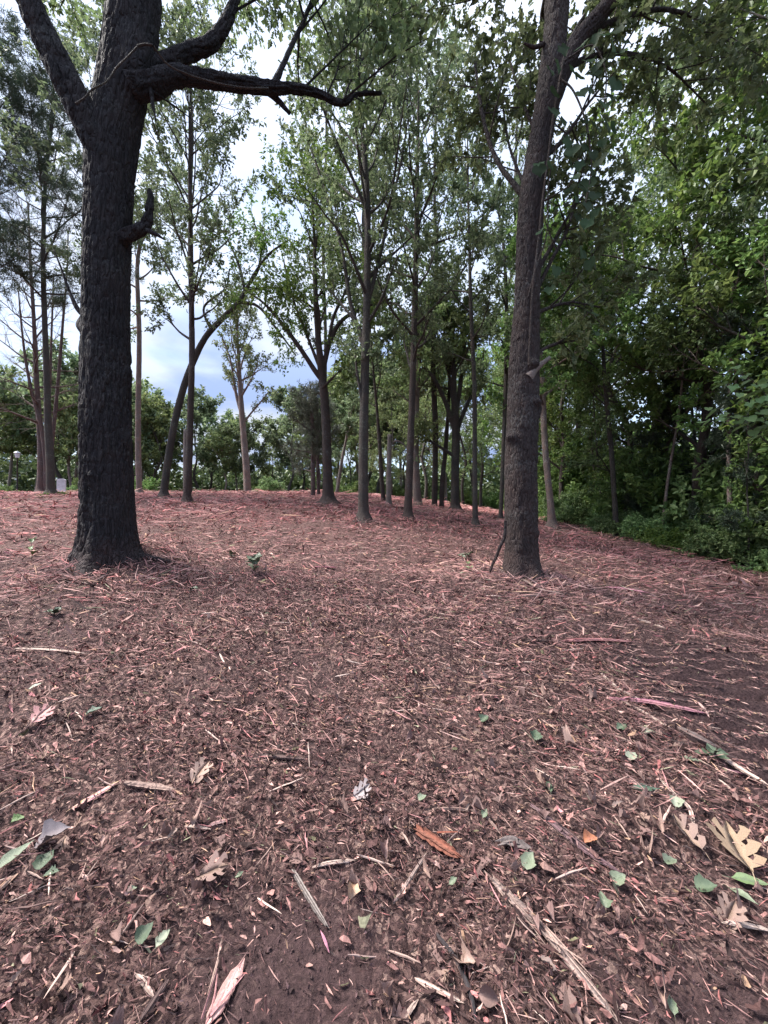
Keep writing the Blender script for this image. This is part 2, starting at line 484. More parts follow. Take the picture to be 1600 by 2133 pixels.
def leaves(g, pos, ax, nrm, ln, wr, tpl):
    ax = norm(ax); nrm = norm(nrm - ax * np.sum(nrm * ax, -1, keepdims=True))
    bi = np.cross(nrm, ax)
    T, F = tpl
    ln = np.asarray(ln)[:, None, None]
    V = pos[:, None] + ln * (ax[:, None] * T[None, :, 0:1] + bi[:, None] * T[None, :, 1:2] * wr + nrm[:, None] * T[None, :, 2:3])
    Fa = (F[None] + (np.arange(len(pos)) * len(T))[:, None, None]).reshape(-1, F.shape[1])
    g.add(V.reshape(-1, 3), Fa)

def clusters(g, tips, rs, k, ln, wr=0.5, tpl=T_KITE, droop=0.25, spread=0.9):
    if not len(tips): return
    pos = np.array([t[0] for t in tips]); d = norm(np.array([t[1] for t in tips]))
    pos = np.repeat(pos, k, 0); d = np.repeat(d, k, 0)
    n = len(pos)
    ax = norm(d * 0.55 + norm(rs.normal(size=(n, 3))) * spread + np.array([0, 0, -droop]))
    nrm = np.array([0, 0, 1.0]) + rs.normal(size=(n, 3)) * 0.55
    l = ln * rs.uniform(0.6, 1.25, n)
    pos = pos + rs.normal(size=(n, 3)) * ln * 0.28 - d * rs.uniform(0, 0.5, n)[:, None] * ln
    leaves(g, pos, ax, nrm, l, wr, tpl)

# ------------------------------------------------------------------ branches
CFG = dict(n=(6, 5), len=(1.3, 0.6), r=(0.016, 0.006), t0=(0.25, 0.2), ang=(30, 65), up=0.15, ntip=3, wig=0.12)

def shoot(rs, p, d, L, n, wig, up):
    pts = [p]; d = d / (np.linalg.norm(d) + 1e-9)
    for i in range(n):
        d = d + rs.normal(size=3) * wig + np.array([0, 0, up / n])
        d = d / np.linalg.norm(d)
        pts.append(pts[-1] + d * L / n)
    return np.array(pts)

def along(pts, t):
    f = t * (len(pts) - 1); i = min(int(f), len(pts) - 2); f -= i
    return pts[i] * (1 - f) + pts[i + 1] * f, norm(pts[i + 1] - pts[i]), i, f

def subgrow(rs, g, pts, rad, lev, c, tips, scale=1.0):
    n = c['n'][lev]
    last = lev == len(c['n']) - 1
    ts = c['t0'][lev] + (1 - c['t0'][lev]) * (np.arange(n) + rs.uniform(0.1, 0.9, n)) / n
    for t in ts:
        p, td, i, f = along(pts, min(t, 0.999))
        r = rad[i] * (1 - f) + rad[i + 1] * f
        q = rs.normal(size=3); q = norm(q - td * (q @ td))
        a = R(rs.uniform(*c['ang']))
        d = td * math.cos(a) + q * math.sin(a) + np.array([0, 0, c['up']])
        L = c['len'][lev] * scale * rs.uniform(0.65, 1.25) * (1 - 0.4 * t)
        sp = shoot(rs, p, d, L, 1 if last else 3, c['wig'], c['up'])
        r0 = min(r * 0.7, c['r'][lev])
        sr = np.linspace(r0, max(r0 * 0.3, 0.0015), len(sp))
        tube(g, sp, sr, 3 if last else 4, cap=False)
        if last:
            for tt in np.linspace(0.35, 1.0, c['ntip']):
                pp, dd, _, _ = along(sp, min(tt, 0.999)); tips.append((pp, dd))
        else:
            subgrow(rs, g, sp, sr, lev + 1, c, tips, scale)
    tips.append((pts[-1], norm(pts[-1] - pts[-2])))

def bark_disp(amp, per, vf, per2, vf2, off=0.0, flare=0.0, flh=0.2, lobes=5, ph=0.0, lumps=()):
    def f(th, arc, r):
        u = th / (2 * math.pi)
        wob = (vnoise(u * 7, arc * 1.3, off + 3, per=7) - 0.5) * 1.0
        n1 = vnoise(u * per + wob, arc * vf, off, per=per)
        n2 = vnoise(u * per2 + wob, arc * vf2, off + 11, per=per2)
        a = amp * (sstep(0.0, 0.38, np.abs(2 * n1 - 1)) - 0.6) + amp * 0.5 * (sstep(0, 0.5, np.abs(2 * n2 - 1)) - 0.5)
        a = a * (0.35 + 1.3 * vnoise(u * 6, arc * 1.1, off + 31, per=6)) + amp * .7 * (vnoise(u * per * 2, arc * vf * 3, off + 41, per=per * 2) - .5)
        a = a + (vnoise(u * 4, arc * 0.8, off + 21, per=4) - 0.5) * 0.11 * r
        if flare:
            lob = 0.45 + 0.55 * (0.5 + 0.5 * np.cos(lobes * th + ph + 1.2 * np.sin(2 * th)))
            a = a + flare * lob * np.exp(-np.maximum(arc - 0.1, 0) / flh)
        for (t0, a0, wt, wa, h) in lumps:
            dt = np.angle(np.exp(1j * (th - t0)))
            a = a + h * np.exp(-((dt / wt) ** 2 + ((arc - a0) / wa) ** 2))
        return a
    return f

def auto_limbs(rs, pts, rad, n, t0, length, prof='oval', elev=(20, 50), up=0.35, az0=0.0, rk=0.5, t1=0.97):
    out_ = []
    az = az0
    for i in range(n):
        t = t0 + (t1 - t0) * (i + rs.uniform(0.2, 0.8)) / n
        az += 2.4 + rs.uniform(-0.5, 0.5)
        s = (t - t0) / (1 - t0)
        k = {'oval': 0.45 + 0.75 * math.sin(math.pi * min(1, 0.15 + 0.8 * s)), 'cone': 1.1 - 0.85 * s, 'vase': 0.55 + 0.6 * s, 'flat': 1.0}[prof]
        L = length * k * rs.uniform(0.75, 1.2)
        p, td, j, f = along(pts, t)
        r = rad[j] * (1 - f) + rad[j + 1] * f
        e = R(rs.uniform(*elev) + 25 * s)
        d = np.array([math.cos(az) * math.cos(e), math.sin(az) * math.cos(e), math.sin(e)])
        lp = shoot(rs, p, d, L, 6, 0.11, up)
        lr = np.linspace(min(r * rk, 0.012 + 0.022 * L), 0.004, len(lp))
        out_.append((lp, lr))
    return out_

def make_tree(name, label, tp, tr, limbs, mat, leaf, rs, cfg=None, k=6, ln=0.11, wr=0.5, tpl=T_KITE, group=None, cat='tree',
              trunk_step=0.1, sides=12, disp=None, droop=0.25, spread=0.9, extra_tips=(), leafless=(), limb_mesh=True, scale=1.0, bare_top=False,
              resample=True):
    c = dict(CFG); c.update(cfg or {})
    base = np.array(tp[0], float)
    root = empty(name, base, label, cat, group)
    p, r = spline(tp, tr, trunk_step) if resample else (np.array(tp), np.array(tr))
    g = Geo(); tube(g, p, r, sides, disp)
    g.obj('trunk', mat, root, origin=base)
    tips = list(extra_tips)
    joint = Geo()
    for li, (lp, lr) in enumerate(limbs):
        q, qr = spline(lp, lr, 0.12 if limb_mesh else 0.4)
        g = Geo() if limb_mesh else joint
        tube(g, q, qr, 7 if limb_mesh else 5)
        mytips = []
        subgrow(rs, g, q, qr, 0, c, mytips, scale)
        if li not in leafless: tips += mytips
        if limb_mesh: g.obj('limb', mat, root, origin=base)
    if not limb_mesh and limbs: joint.obj('limb', mat, root, origin=base)
    if tips and leaf is not None:
        g = Geo(); clusters(g, tips, rs, k, ln, wr, tpl, droop, spread)
        g.obj('crown', leaf, root, smooth=False, origin=base)
    return root

def px_path(rows, d0, dd=0.0, lean=None):
    """rows of (px, py, width): a stem standing at depth d0 (dd = metres of depth gained per row) -> points and radii"""
    pts, rr = [], []
    for i, (x, y, w) in enumerate(rows):
        d = d0 + dd * i
        pts.append(P(x, y, d)); rr.append(prad(x, w, d))
    return np.array(pts), np.array(rr)

def push(pp, off):
    """the same stem, moved nearer or farther by `off` metres along the line of sight it was measured on"""
    k = ((pp[:, 1] + off) / pp[:, 1])[:, None]
    c = np.array([0, 0, CAM_Z])
    return c + (pp - c) * k

# ================================================================== GROUND
def build_ground():
    th = np.concatenate([np.linspace(-R(62), R(62), 340), np.linspace(R(62), 2 * math.pi - R(62), 62)[1:-1]])
    rr = np.concatenate([np.geomspace(0.35, 1.3, 60), np.linspace(1.3, 4.6, 175)[1:], np.geomspace(4.6, 12, 80)[1:], np.geomspace(12, 60, 80)[1:], np.geomspace(60, 700, 26)[1:]])
    TH, RR = np.meshgrid(th, rr)
    X = np.sin(TH) * RR; Y = np.cos(TH) * RR
    Z = height(X, Y)
    near = np.clip(1 - (RR - 3) / 9, 0, 1)
    Z = Z + near * ((vnoise(X * 22, Y * 22, 0.7) - 0.5) * 0.026 + (vnoise(X * 55, Y * 55, 6.7) - 0.5) * 0.016)
    m, n = X.shape
    V = np.stack([X, Y, Z], -1).reshape(-1, 3)
    i = np.arange(m - 1)[:, None] * n; j = np.arange(n)[None]; j2 = (j + 1) % n
    F = np.stack([i + j2, i + j, i + n + j, i + n + j2], -1).reshape(-1, 4)
    sm_ = soil_mask(X, Y).ravel()
    g = Geo(); g.add(V, F, np.stack([sm_, sm_, sm_], -1))
    g.add([(0, 0, float(height(0, 0)))], np.zeros((0, 4), int))
    c = np.stack([np.arange(n), (np.arange(n) + 1) % n, np.full(n, len(V))], -1)
    g.add_faces_only(c, 0)
    m_, t, b, o = mat_new('mulch_soil')
    tc = nd(t, 'ShaderNodeTexCoord')
    n1 = nd(t, 'ShaderNodeTexNoise', {'Vector': tc.outputs['Object'], 'Scale': 55.0, 'Detail': 6.0, 'Roughness': 0.7})
    n2 = nd(t, 'ShaderNodeTexNoise', {'Vector': tc.outputs['Object'], 'Scale': 1.3, 'Detail': 5.0})
    soil = ramp_n(t, n1.outputs['Fac'], [(0.28, (0.030, 0.017, 0.018)), (0.55, (0.078, 0.045, 0.046)), (0.80, (0.155, 0.092, 0.091))])
    # the matted layer of scraps: cells of many browns, drawn out and warped
    wp = nd(t, 'ShaderNodeTexNoise', {'Vector': tc.outputs['Object'], 'Scale': 9.0, 'Detail': 3.0})
    wv_ = nd(t, 'ShaderNodeVectorMath', {0: wp.outputs['Color'], 1: (0.16, 0.16, 0.16)}, operation='MULTIPLY')
    wa = nd(t, 'ShaderNodeVectorMath', {0: tc.outputs['Object'], 1: wv_.outputs[0]}, operation='ADD')
    mp1 = nd(t, 'ShaderNodeMapping', {'Vector': wa.outputs[0], 'Scale': (34, 62, 40), 'Rotation': (0, 0, 0.5)})
    mp2 = nd(t, 'ShaderNodeMapping', {'Vector': wa.outputs[0], 'Scale': (105, 55, 70), 'Rotation': (0, 0, -0.4)})
    v1 = nd(t, 'ShaderNodeTexVoronoi', {'Vector': mp1.outputs[0], 'Scale': 1.0})
    v2 = nd(t, 'ShaderNodeTexVoronoi', {'Vector': mp2.outputs[0], 'Scale': 1.0})
    s1 = nd(t, 'ShaderNodeSeparateColor', {0: v1.outputs['Color']}); s2 = nd(t, 'ShaderNodeSeparateColor', {0: v2.outputs['Color']})
    stops = [(0.0, (0.020, 0.011, 0.011)), (0.40, (0.060, 0.032, 0.031)), (0.70, (0.145, 0.083, 0.075)), (0.90, (0.27, 0.165, 0.145)), (1.0, (0.45, 0.30, 0.25))]
    k1 = ramp_n(t, s1.outputs[0], stops); k2 = ramp_n(t, s2.outputs[0], stops)
    sel = nd(t, 'ShaderNodeMath', {0: s2.outputs[1], 1: 0.5}, operation='GREATER_THAN')
    mat_ = nd(t, 'ShaderNodeMix', {'Factor': sel.outputs[0], 'A': k1, 'B': k2}, data_type='RGBA')
    ca = nd(t, 'ShaderNodeAttribute', attribute_name='Col')
    bare = nd(t, 'ShaderNodeMapRange', {'Value': ca.outputs['Fac'], 'From Min': 0.15, 'From Max': 0.7, 'To Min': 0.12, 'To Max': 0.92})
    soil = nd(t, 'ShaderNodeMix', {'Factor': bare.outputs[0], 'A': mat_.outputs['Result'], 'B': soil}, data_type='RGBA').outputs['Result']
    # shredded red wood further up the slope: streaky
    mp = nd(t, 'ShaderNodeMapping', {'Vector': tc.outputs['Object'], 'Scale': (5.0, 14.0, 5.0), 'Rotation': (0, 0, 0.2)})
    n3 = nd(t, 'ShaderNodeTexNoise', {'Vector': mp.outputs[0], 'Scale': 2.0, 'Detail': 7.0, 'Roughness': 0.72, 'Distortion': 1.5})
    mul_ = ramp_n(t, n3.outputs['Fac'], [(0.30, (0.075, 0.036, 0.036)), (0.50, (0.22, 0.112, 0.104)), (0.70, (0.42, 0.245, 0.215))])
    sp = nd(t, 'ShaderNodeSeparateXYZ', {0: tc.outputs['Object']})
    far = nd(t, 'ShaderNodeMapRange', {'Value': sp.outputs['Y'], 'From Min': 3.5, 'From Max': 10.0})
    pat = nd(t, 'ShaderNodeMapRange', {'Value': n2.outputs['Fac'], 'From Min': 0.35, 'From Max': 0.6, 'To Min': 0.3})
    fac = nd(t, 'ShaderNodeMath', {0: far.outputs[0], 1: pat.outputs[0]}, operation='MULTIPLY')
    mx = nd(t, 'ShaderNodeMix', {'Factor': fac.outputs[0], 'A': soil, 'B': mul_}, data_type='RGBA')
    # beyond the clearing: dull leaf mould and low green
    dx = nd(t, 'ShaderNodeMapRange', {'Value': sp.outputs['X'], 'From Min': 7.2, 'From Max': 9.0})
    dy = nd(t, 'ShaderNodeMapRange', {'Value': sp.outputs['Y'], 'From Min': 33.0, 'From Max': 38.0})
    dm = nd(t, 'ShaderNodeMath', {0: dx.outputs[0], 1: dy.outputs[0]}, operation='MAXIMUM')
    wf = ramp_n(t, n1.outputs['Fac'], [(0.3, (0.020, 0.022, 0.012)), (0.7, (0.060, 0.062, 0.034))])
    mx2 = nd(t, 'ShaderNodeMix', {'Factor': dm.outputs[0], 'A': mx.outputs['Result'], 'B': wf}, data_type='RGBA')
    t.links.new(mx2.outputs['Result'], b.inputs['Base Color'])
    b.inputs['Roughness'].default_value = 0.9
    b.inputs['Specular IOR Level'].default_value = 0.25
    h0 = nd(t, 'ShaderNodeMath', {0: n1.outputs['Fac'], 1: n3.outputs['Fac']}, operation='ADD')
    h1 = nd(t, 'ShaderNodeMath', {0: s1.outputs[2], 1: s2.outputs[2]}, operation='ADD')
    hs = nd(t, 'ShaderNodeMath', {0: h0.outputs[0], 1: h1.outputs[0]}, operation='ADD')
    bp = nd(t, 'ShaderNodeBump', {'Height': hs.outputs[0], 'Strength': 0.9, 'Distance': 0.03})
    t.links.new(bp.outputs[0], b.inputs['Normal'])
    o = g.obj('ground', m_)
    tag(o, 'dark brown soil of the cleared hillside under the shredded mulch', 'ground', kind='structure')
build_ground()

# ================================================================== LOOSE LITTER (uncountable)
PAL = np.array([
    (0.040, 0.026, 0.025), (0.075, 0.046, 0.043), (0.130, 0.080, 0.074), (0.190, 0.118, 0.108),   # dark to mid brown
    (0.290, 0.185, 0.165), (0.400, 0.285, 0.250), (0.520, 0.400, 0.345),                          # tan, pale
    (0.390, 0.190, 0.180), (0.290, 0.130, 0.122), (0.460, 0.235, 0.245),                          # red and pink heartwood
    (0.400, 0.300, 0.200), (0.115, 0.130, 0.075), (0.230, 0.270, 0.180)])                         # straw, dull green
def litter_colour(rs, x, y, n):
    pink = sstep(3.5, 11, y + (vnoise(x * .5, y * .5, 3.3) - .5) * 5) * (1 - 0.75 * sstep(5.5, 7.2, x))
    straw = np.exp(-(((x - 0.35) / 0.75) ** 2 + ((y - 3.0) / 0.9) ** 2)) + 0.7 * np.exp(-(((x - 2.6) / 2.2) ** 2 + ((y - 5.6) / 1.5) ** 2)) + 0.25
    dark = np.clip(track_mask(x, y) * 1.0 + sstep(0.25, 1.6, x) * (1 - sstep(1.6, 2.4, y)) * 0.7, 0, 1)
    dark = np.maximum(dark, .85 * (1 - sstep(1.1, 4.2, y + .5 * vnoise(x * 1.3, y * 1.3, 21.0))))
    W = np.stack([1.4 + 1.5 * dark, 2.3 + dark, 2.9 + 0 * x, 2.8 - 1.5 * dark, 1.5 - .8 * dark + straw * .6, 0.85 - .5 * dark + straw * .9, 0.30 + straw * .35,
                  0.22 + 4.0 * pink, 0.32 + 3.2 * pink, 0.08 + 1.7 * pink, 0.10 + straw * .9, 0.18 + 0 * x, 0.07 + 0 * x], -1)
    W = np.maximum(W, 0.01)
    cw = np.cumsum(W / W.sum(-1, keepdims=True), -1)
    i = (rs.uniform(size=n)[:, None] > cw).sum(-1).clip(0, len(PAL) - 1)
    c = PAL[i] * rs.uniform(0.5, 1.55, n)[:, None] * np.array([1.26, 1.03, 1.03])
    # pieces darker on the near ground and towards the right, paler up the slope
    near_dark = np.clip(1 - sstep(1.6, 4.6, y + 1.2 * (vnoise(x * .9, y * .9, 33.0) - .5) - .35 * np.clip(x, 0, 2.5)), 0, 1)
    c = c * (1.10 - .40 * near_dark)[:, None]
    return c * np.minimum(1, .50 / np.maximum(c.max(1, keepdims=True), 1e-6))

def sector(rs, n, r0, r1, half=60, thin=0.88):
    r = np.sqrt(rs.uniform(r0 ** 2, r1 ** 2, n)); a = R(rs.uniform(-half, half, n)) if np.ndim(half) else np.radians(rs.uniform(-half, half, n))
    x = np.sin(a) * r; y = np.cos(a) * r
    keep = (y > 0.3) & (x < 7.6 + 0.6 * vnoise(y * 0.7, 0.3, 8.8)) & (y < 34)
    keep &= rs.uniform(size=n) > thin * soil_mask(x, y)
    keep &= rs.uniform(size=n) > track_mask(x, y) * (rib_crest(x, y) < .8)
    u_ = (np.hypot(x, y) - r0) / (r1 - r0)
    keep &= rs.uniform(size=n) < np.minimum((sstep(-.02, .22, u_) if r0 > .6 else 1.0), 1 - sstep(.62 if r1 < 30 else .95, 1.02, u_))
    clump = vnoise(x * 2.3, y * 2.3, 12.5)
    keep &= rs.uniform(size=n) < 0.12 + 1.75 * clump ** 1.4
    return x[keep], y[keep]

def flow(x, y):
    """which way the shreds lie: raked in swathes by the machine"""
    return 0.25 + 2.4 * (vnoise(x * 0.45, y * 0.45, 17.0) - 0.5)

def add_flakes(g, rs, x, y, L, W, tilt, lift, colour, aniso=0.5, st=4):
    n = len(x)
    yaw = np.where(rs.uniform(size=n) < aniso, flow(x, y) + rs.normal(size=n) * 0.45, rs.uniform(0, math.pi * 2, n))
    pit = rs.normal(size=n) * tilt
    rol = rs.normal(size=n) * tilt * 1.8
    ax = np.stack([np.cos(yaw) * np.cos(pit), np.sin(yaw) * np.cos(pit), np.sin(pit)], -1)
    si = np.stack([-np.sin(yaw) * np.cos(rol), np.cos(yaw) * np.cos(rol), np.sin(rol)], -1)
    nm = np.cross(ax, si)
    z = height(x, y) + lift * rs.uniform(0.1, 1.0, n) + np.abs(np.sin(pit)) * L * 0.4
    c = np.stack([x, y, z], -1)
    T = np.array([(-.5, .20), (-.5, -.20), (-.18, .5), (-.18, -.5), (.2, .46), (.2, -.46), (.5, .12), (.5, -.12)])
    if st == 3: T = np.array([(-.5, .22), (-.5, -.22), (.02, .5), (-.02, -.5), (.5, .14), (.5, -.14)])
    m = len(T)
    cu = rs.normal(size=n) * 0.22
    hz = np.array([0, 0, 1, .7, .8, 1.1, 0, 0.2]) if st == 4 else np.array([0, 0, 1, .8, 0, .2])
    V = c[:, None] + ax[:, None] * (T[None, :, 0:1] + rs.normal(size=(n, m, 1)) * 0.09) * L[:, None, None] \
        + si[:, None] * (T[None, :, 1:2] * rs.uniform(.35, 1.35, (n, m, 1)) + rs.normal(size=(n, 1, 1)) * T[None, :, 0:1] ** 2 * 1.2) * W[:, None, None] \
        + nm[:, None] * (hz[None] * (cu * W + rs.normal(size=n) * L * 0.06)[:, None] + rs.normal(size=(n, m)) * W[:, None] * .14)[:, :, None]
    F = np.array([(0, 1, 3, 2), (2, 3, 5, 4), (4, 5, 7, 6)])[:st - 1]
    Fa = (F[None] + (np.arange(n) * m)[:, None, None]).reshape(-1, 4)
    g.add(V.reshape(-1, 3), Fa, np.repeat(colour, m, 0))

def add_slivers(g, rs, x, y, L, W, tilt, lift, colour, aniso=0.6):
    """splinters with thickness: a triangular prism drawn out to points"""
    n = len(x)
    yaw = np.where(rs.uniform(size=n) < aniso, flow(x, y) + rs.normal(size=n) * 0.4, rs.uniform(0, math.pi * 2, n))
    pit = rs.normal(size=n) * tilt
    ax = np.stack([np.cos(yaw) * np.cos(pit), np.sin(yaw) * np.cos(pit), np.sin(pit)], -1)
    si = np.stack([-np.sin(yaw), np.cos(yaw), 0 * yaw], -1); nm = np.cross(ax, si)
    z = height(x, y) + lift * rs.uniform(0.2, 1.0, n) + np.abs(np.sin(pit)) * L * 0.42
    c = np.stack([x, y, z], -1)
    T = np.array([(-.5, .22, 0), (-.5, -.22, 0), (-.46, 0, .3), (.1, .5, 0), (.1, -.5, 0), (.05, 0, .7), (.5, .1, 0), (.5, -.1, 0), (.5, 0, .12)])
    bow = rs.normal(size=n) * 0.06
    V = c[:, None] + ax[:, None] * T[None, :, 0:1] * L[:, None, None] + si[:, None] * (T[None, :, 1:2] * W[:, None, None] + ((T[None, :, 0:1] ** 2) * (bow * L)[:, None, None] * 2)) \
        + nm[:, None] * T[None, :, 2:3] * W[:, None, None]
    F = np.array([(1, 2, 5, 4), (2, 0, 3, 5), (4, 5, 8, 7), (5, 3, 6, 8)])
    Fa = (F[None] + (np.arange(n) * 9)[:, None, None]).reshape(-1, 4)
    g.add(V.reshape(-1, 3), Fa, np.repeat(colour, 9, 0))

def build_litter():
    rs = np.random.RandomState(4)
    g = Geo()
    # crumbs and leaf scraps close by
    for n, r0, r1, l0, l1, w, tl, lf, st in ((30000, .5, 2.8, .005, .016, .5, .7, .014, 3), (44000, .5, 3.6, .012, .036, .27, .5, .02, 3), (66000, 1.5, 6.5, .016, .058, .24, .5, .022, 3),
                                         (24000, .5, 5.2, .022, .052, .42, .5, .028, 4), (62000, 3.2, 13, .036, .11, .22, .45, .035, 3),
                                         (34000, 7, 24, .07, .22, .20, .4, .05, 3), (12000, 16, 34, .12, .34, .18, .35, .08, 3)):
        x, y = sector(rs, n, r0, r1)
        L = rs.uniform(l0, l1, len(x)) * rs.uniform(.6, 1.2, len(x))
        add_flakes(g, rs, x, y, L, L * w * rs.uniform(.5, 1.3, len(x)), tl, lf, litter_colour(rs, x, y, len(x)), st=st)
    # clods and crumbs of the soil itself
    for n, r0, r1, l0, l1 in ((18000, .5, 2.2, .004, .016), (8000, 1.8, 4.5, .008, .026)):
        x, y = sector(rs, n, r0, r1, thin=0.1)
        L = rs.uniform(l0, l1, len(x)) * rs.uniform(.4, 1.2, len(x))
        add_flakes(g, rs, x, y, L, L * rs.uniform(.6, 1.1, len(x)), .9, .012, np.array([.062, .036, .037]) * rs.uniform(.5, 1.9, len(x))[:, None], .1, 3)
    o = g.obj('mulch_litter', M_LITTER, smooth=False)
    tag(o, 'brown leaf scraps and crumbs covering the cleared ground', 'mulch', kind='stuff')
    g = Geo()
    for n, r0, r1, l0, l1, w, tl, lf in ((27000, .5, 3.2, .012, .060, .055, .32, .02), (36000, 1.8, 6.5, .025, .13, .042, .28, .032), (34000, 3.4, 13, .045, .21, .042, .22, .05),
                                     (22000, 7, 25, .12, .50, .036, .16, .08), (10000, 16, 34, .22, .8, .042, .14, .12)):
        x, y = sector(rs, n, r0, r1)
        L = rs.uniform(l0, l1, len(x)) * rs.uniform(.7, 1.2, len(x))
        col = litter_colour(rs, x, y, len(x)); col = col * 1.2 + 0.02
        add_slivers(g, rs, x, y, L, np.maximum(L * w * rs.uniform(.5, 1.3, len(x)), .002), tl, lf, col)
    # scraps caught on the cleat ridges of the wheel track
    x = rs.uniform(1.7, 3.2, 24000); y = rs.uniform(1.2, 3.9, 24000)
    k = (track_mask(x, y) > .5) & (rib_crest(x, y) > .88) & (vnoise(x * 5, y * 5, 3.9) > .18)
    x, y = x[k], y[k]; L = rs.uniform(.012, .06, len(x))
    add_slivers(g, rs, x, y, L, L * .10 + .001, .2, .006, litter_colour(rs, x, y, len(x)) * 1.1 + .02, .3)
    # raked up round the feet of the two oaks
    for px, py, rad_ in ((228, 1188, .62), (1087, 1205, .42), (757, 1090, .25), (850, 1087, .22), (390, 1050, .35)):
        b = ground_at(px, py); n = int(1500 * rad_)
        a = rs.uniform(0, 6.28, n); r = rad_ * (.75 + np.abs(rs.normal(size=n)) * .5)
        x = b[0] + np.cos(a) * r; y = b[1] + .2 + np.sin(a) * r
        L = rs.uniform(.05, .28, n)
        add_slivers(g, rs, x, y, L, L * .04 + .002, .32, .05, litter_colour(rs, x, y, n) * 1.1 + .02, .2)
    o = g.obj('shredded_wood', M_LITTER, smooth=False)
    tag(o, 'pink and tan shreds of wood strewn over the clearing', 'mulch', kind='stuff')
build_litter()

# ================================================================== THE BIG DARK OAK ON THE LEFT
TH_FRONT, TH_LEFT, TH_RIGHT = 3.46, 1.885, 5.03
def strands(name, mat, rows, d, parent=None, off=0.0, sides=6, step=0.05):
    p, r = px_path(rows, d); p[:, 1] += off
    q, qr = spline(p, r, step)
    g = Geo(); tube(g, q, qr, sides)
    return g, q, qr

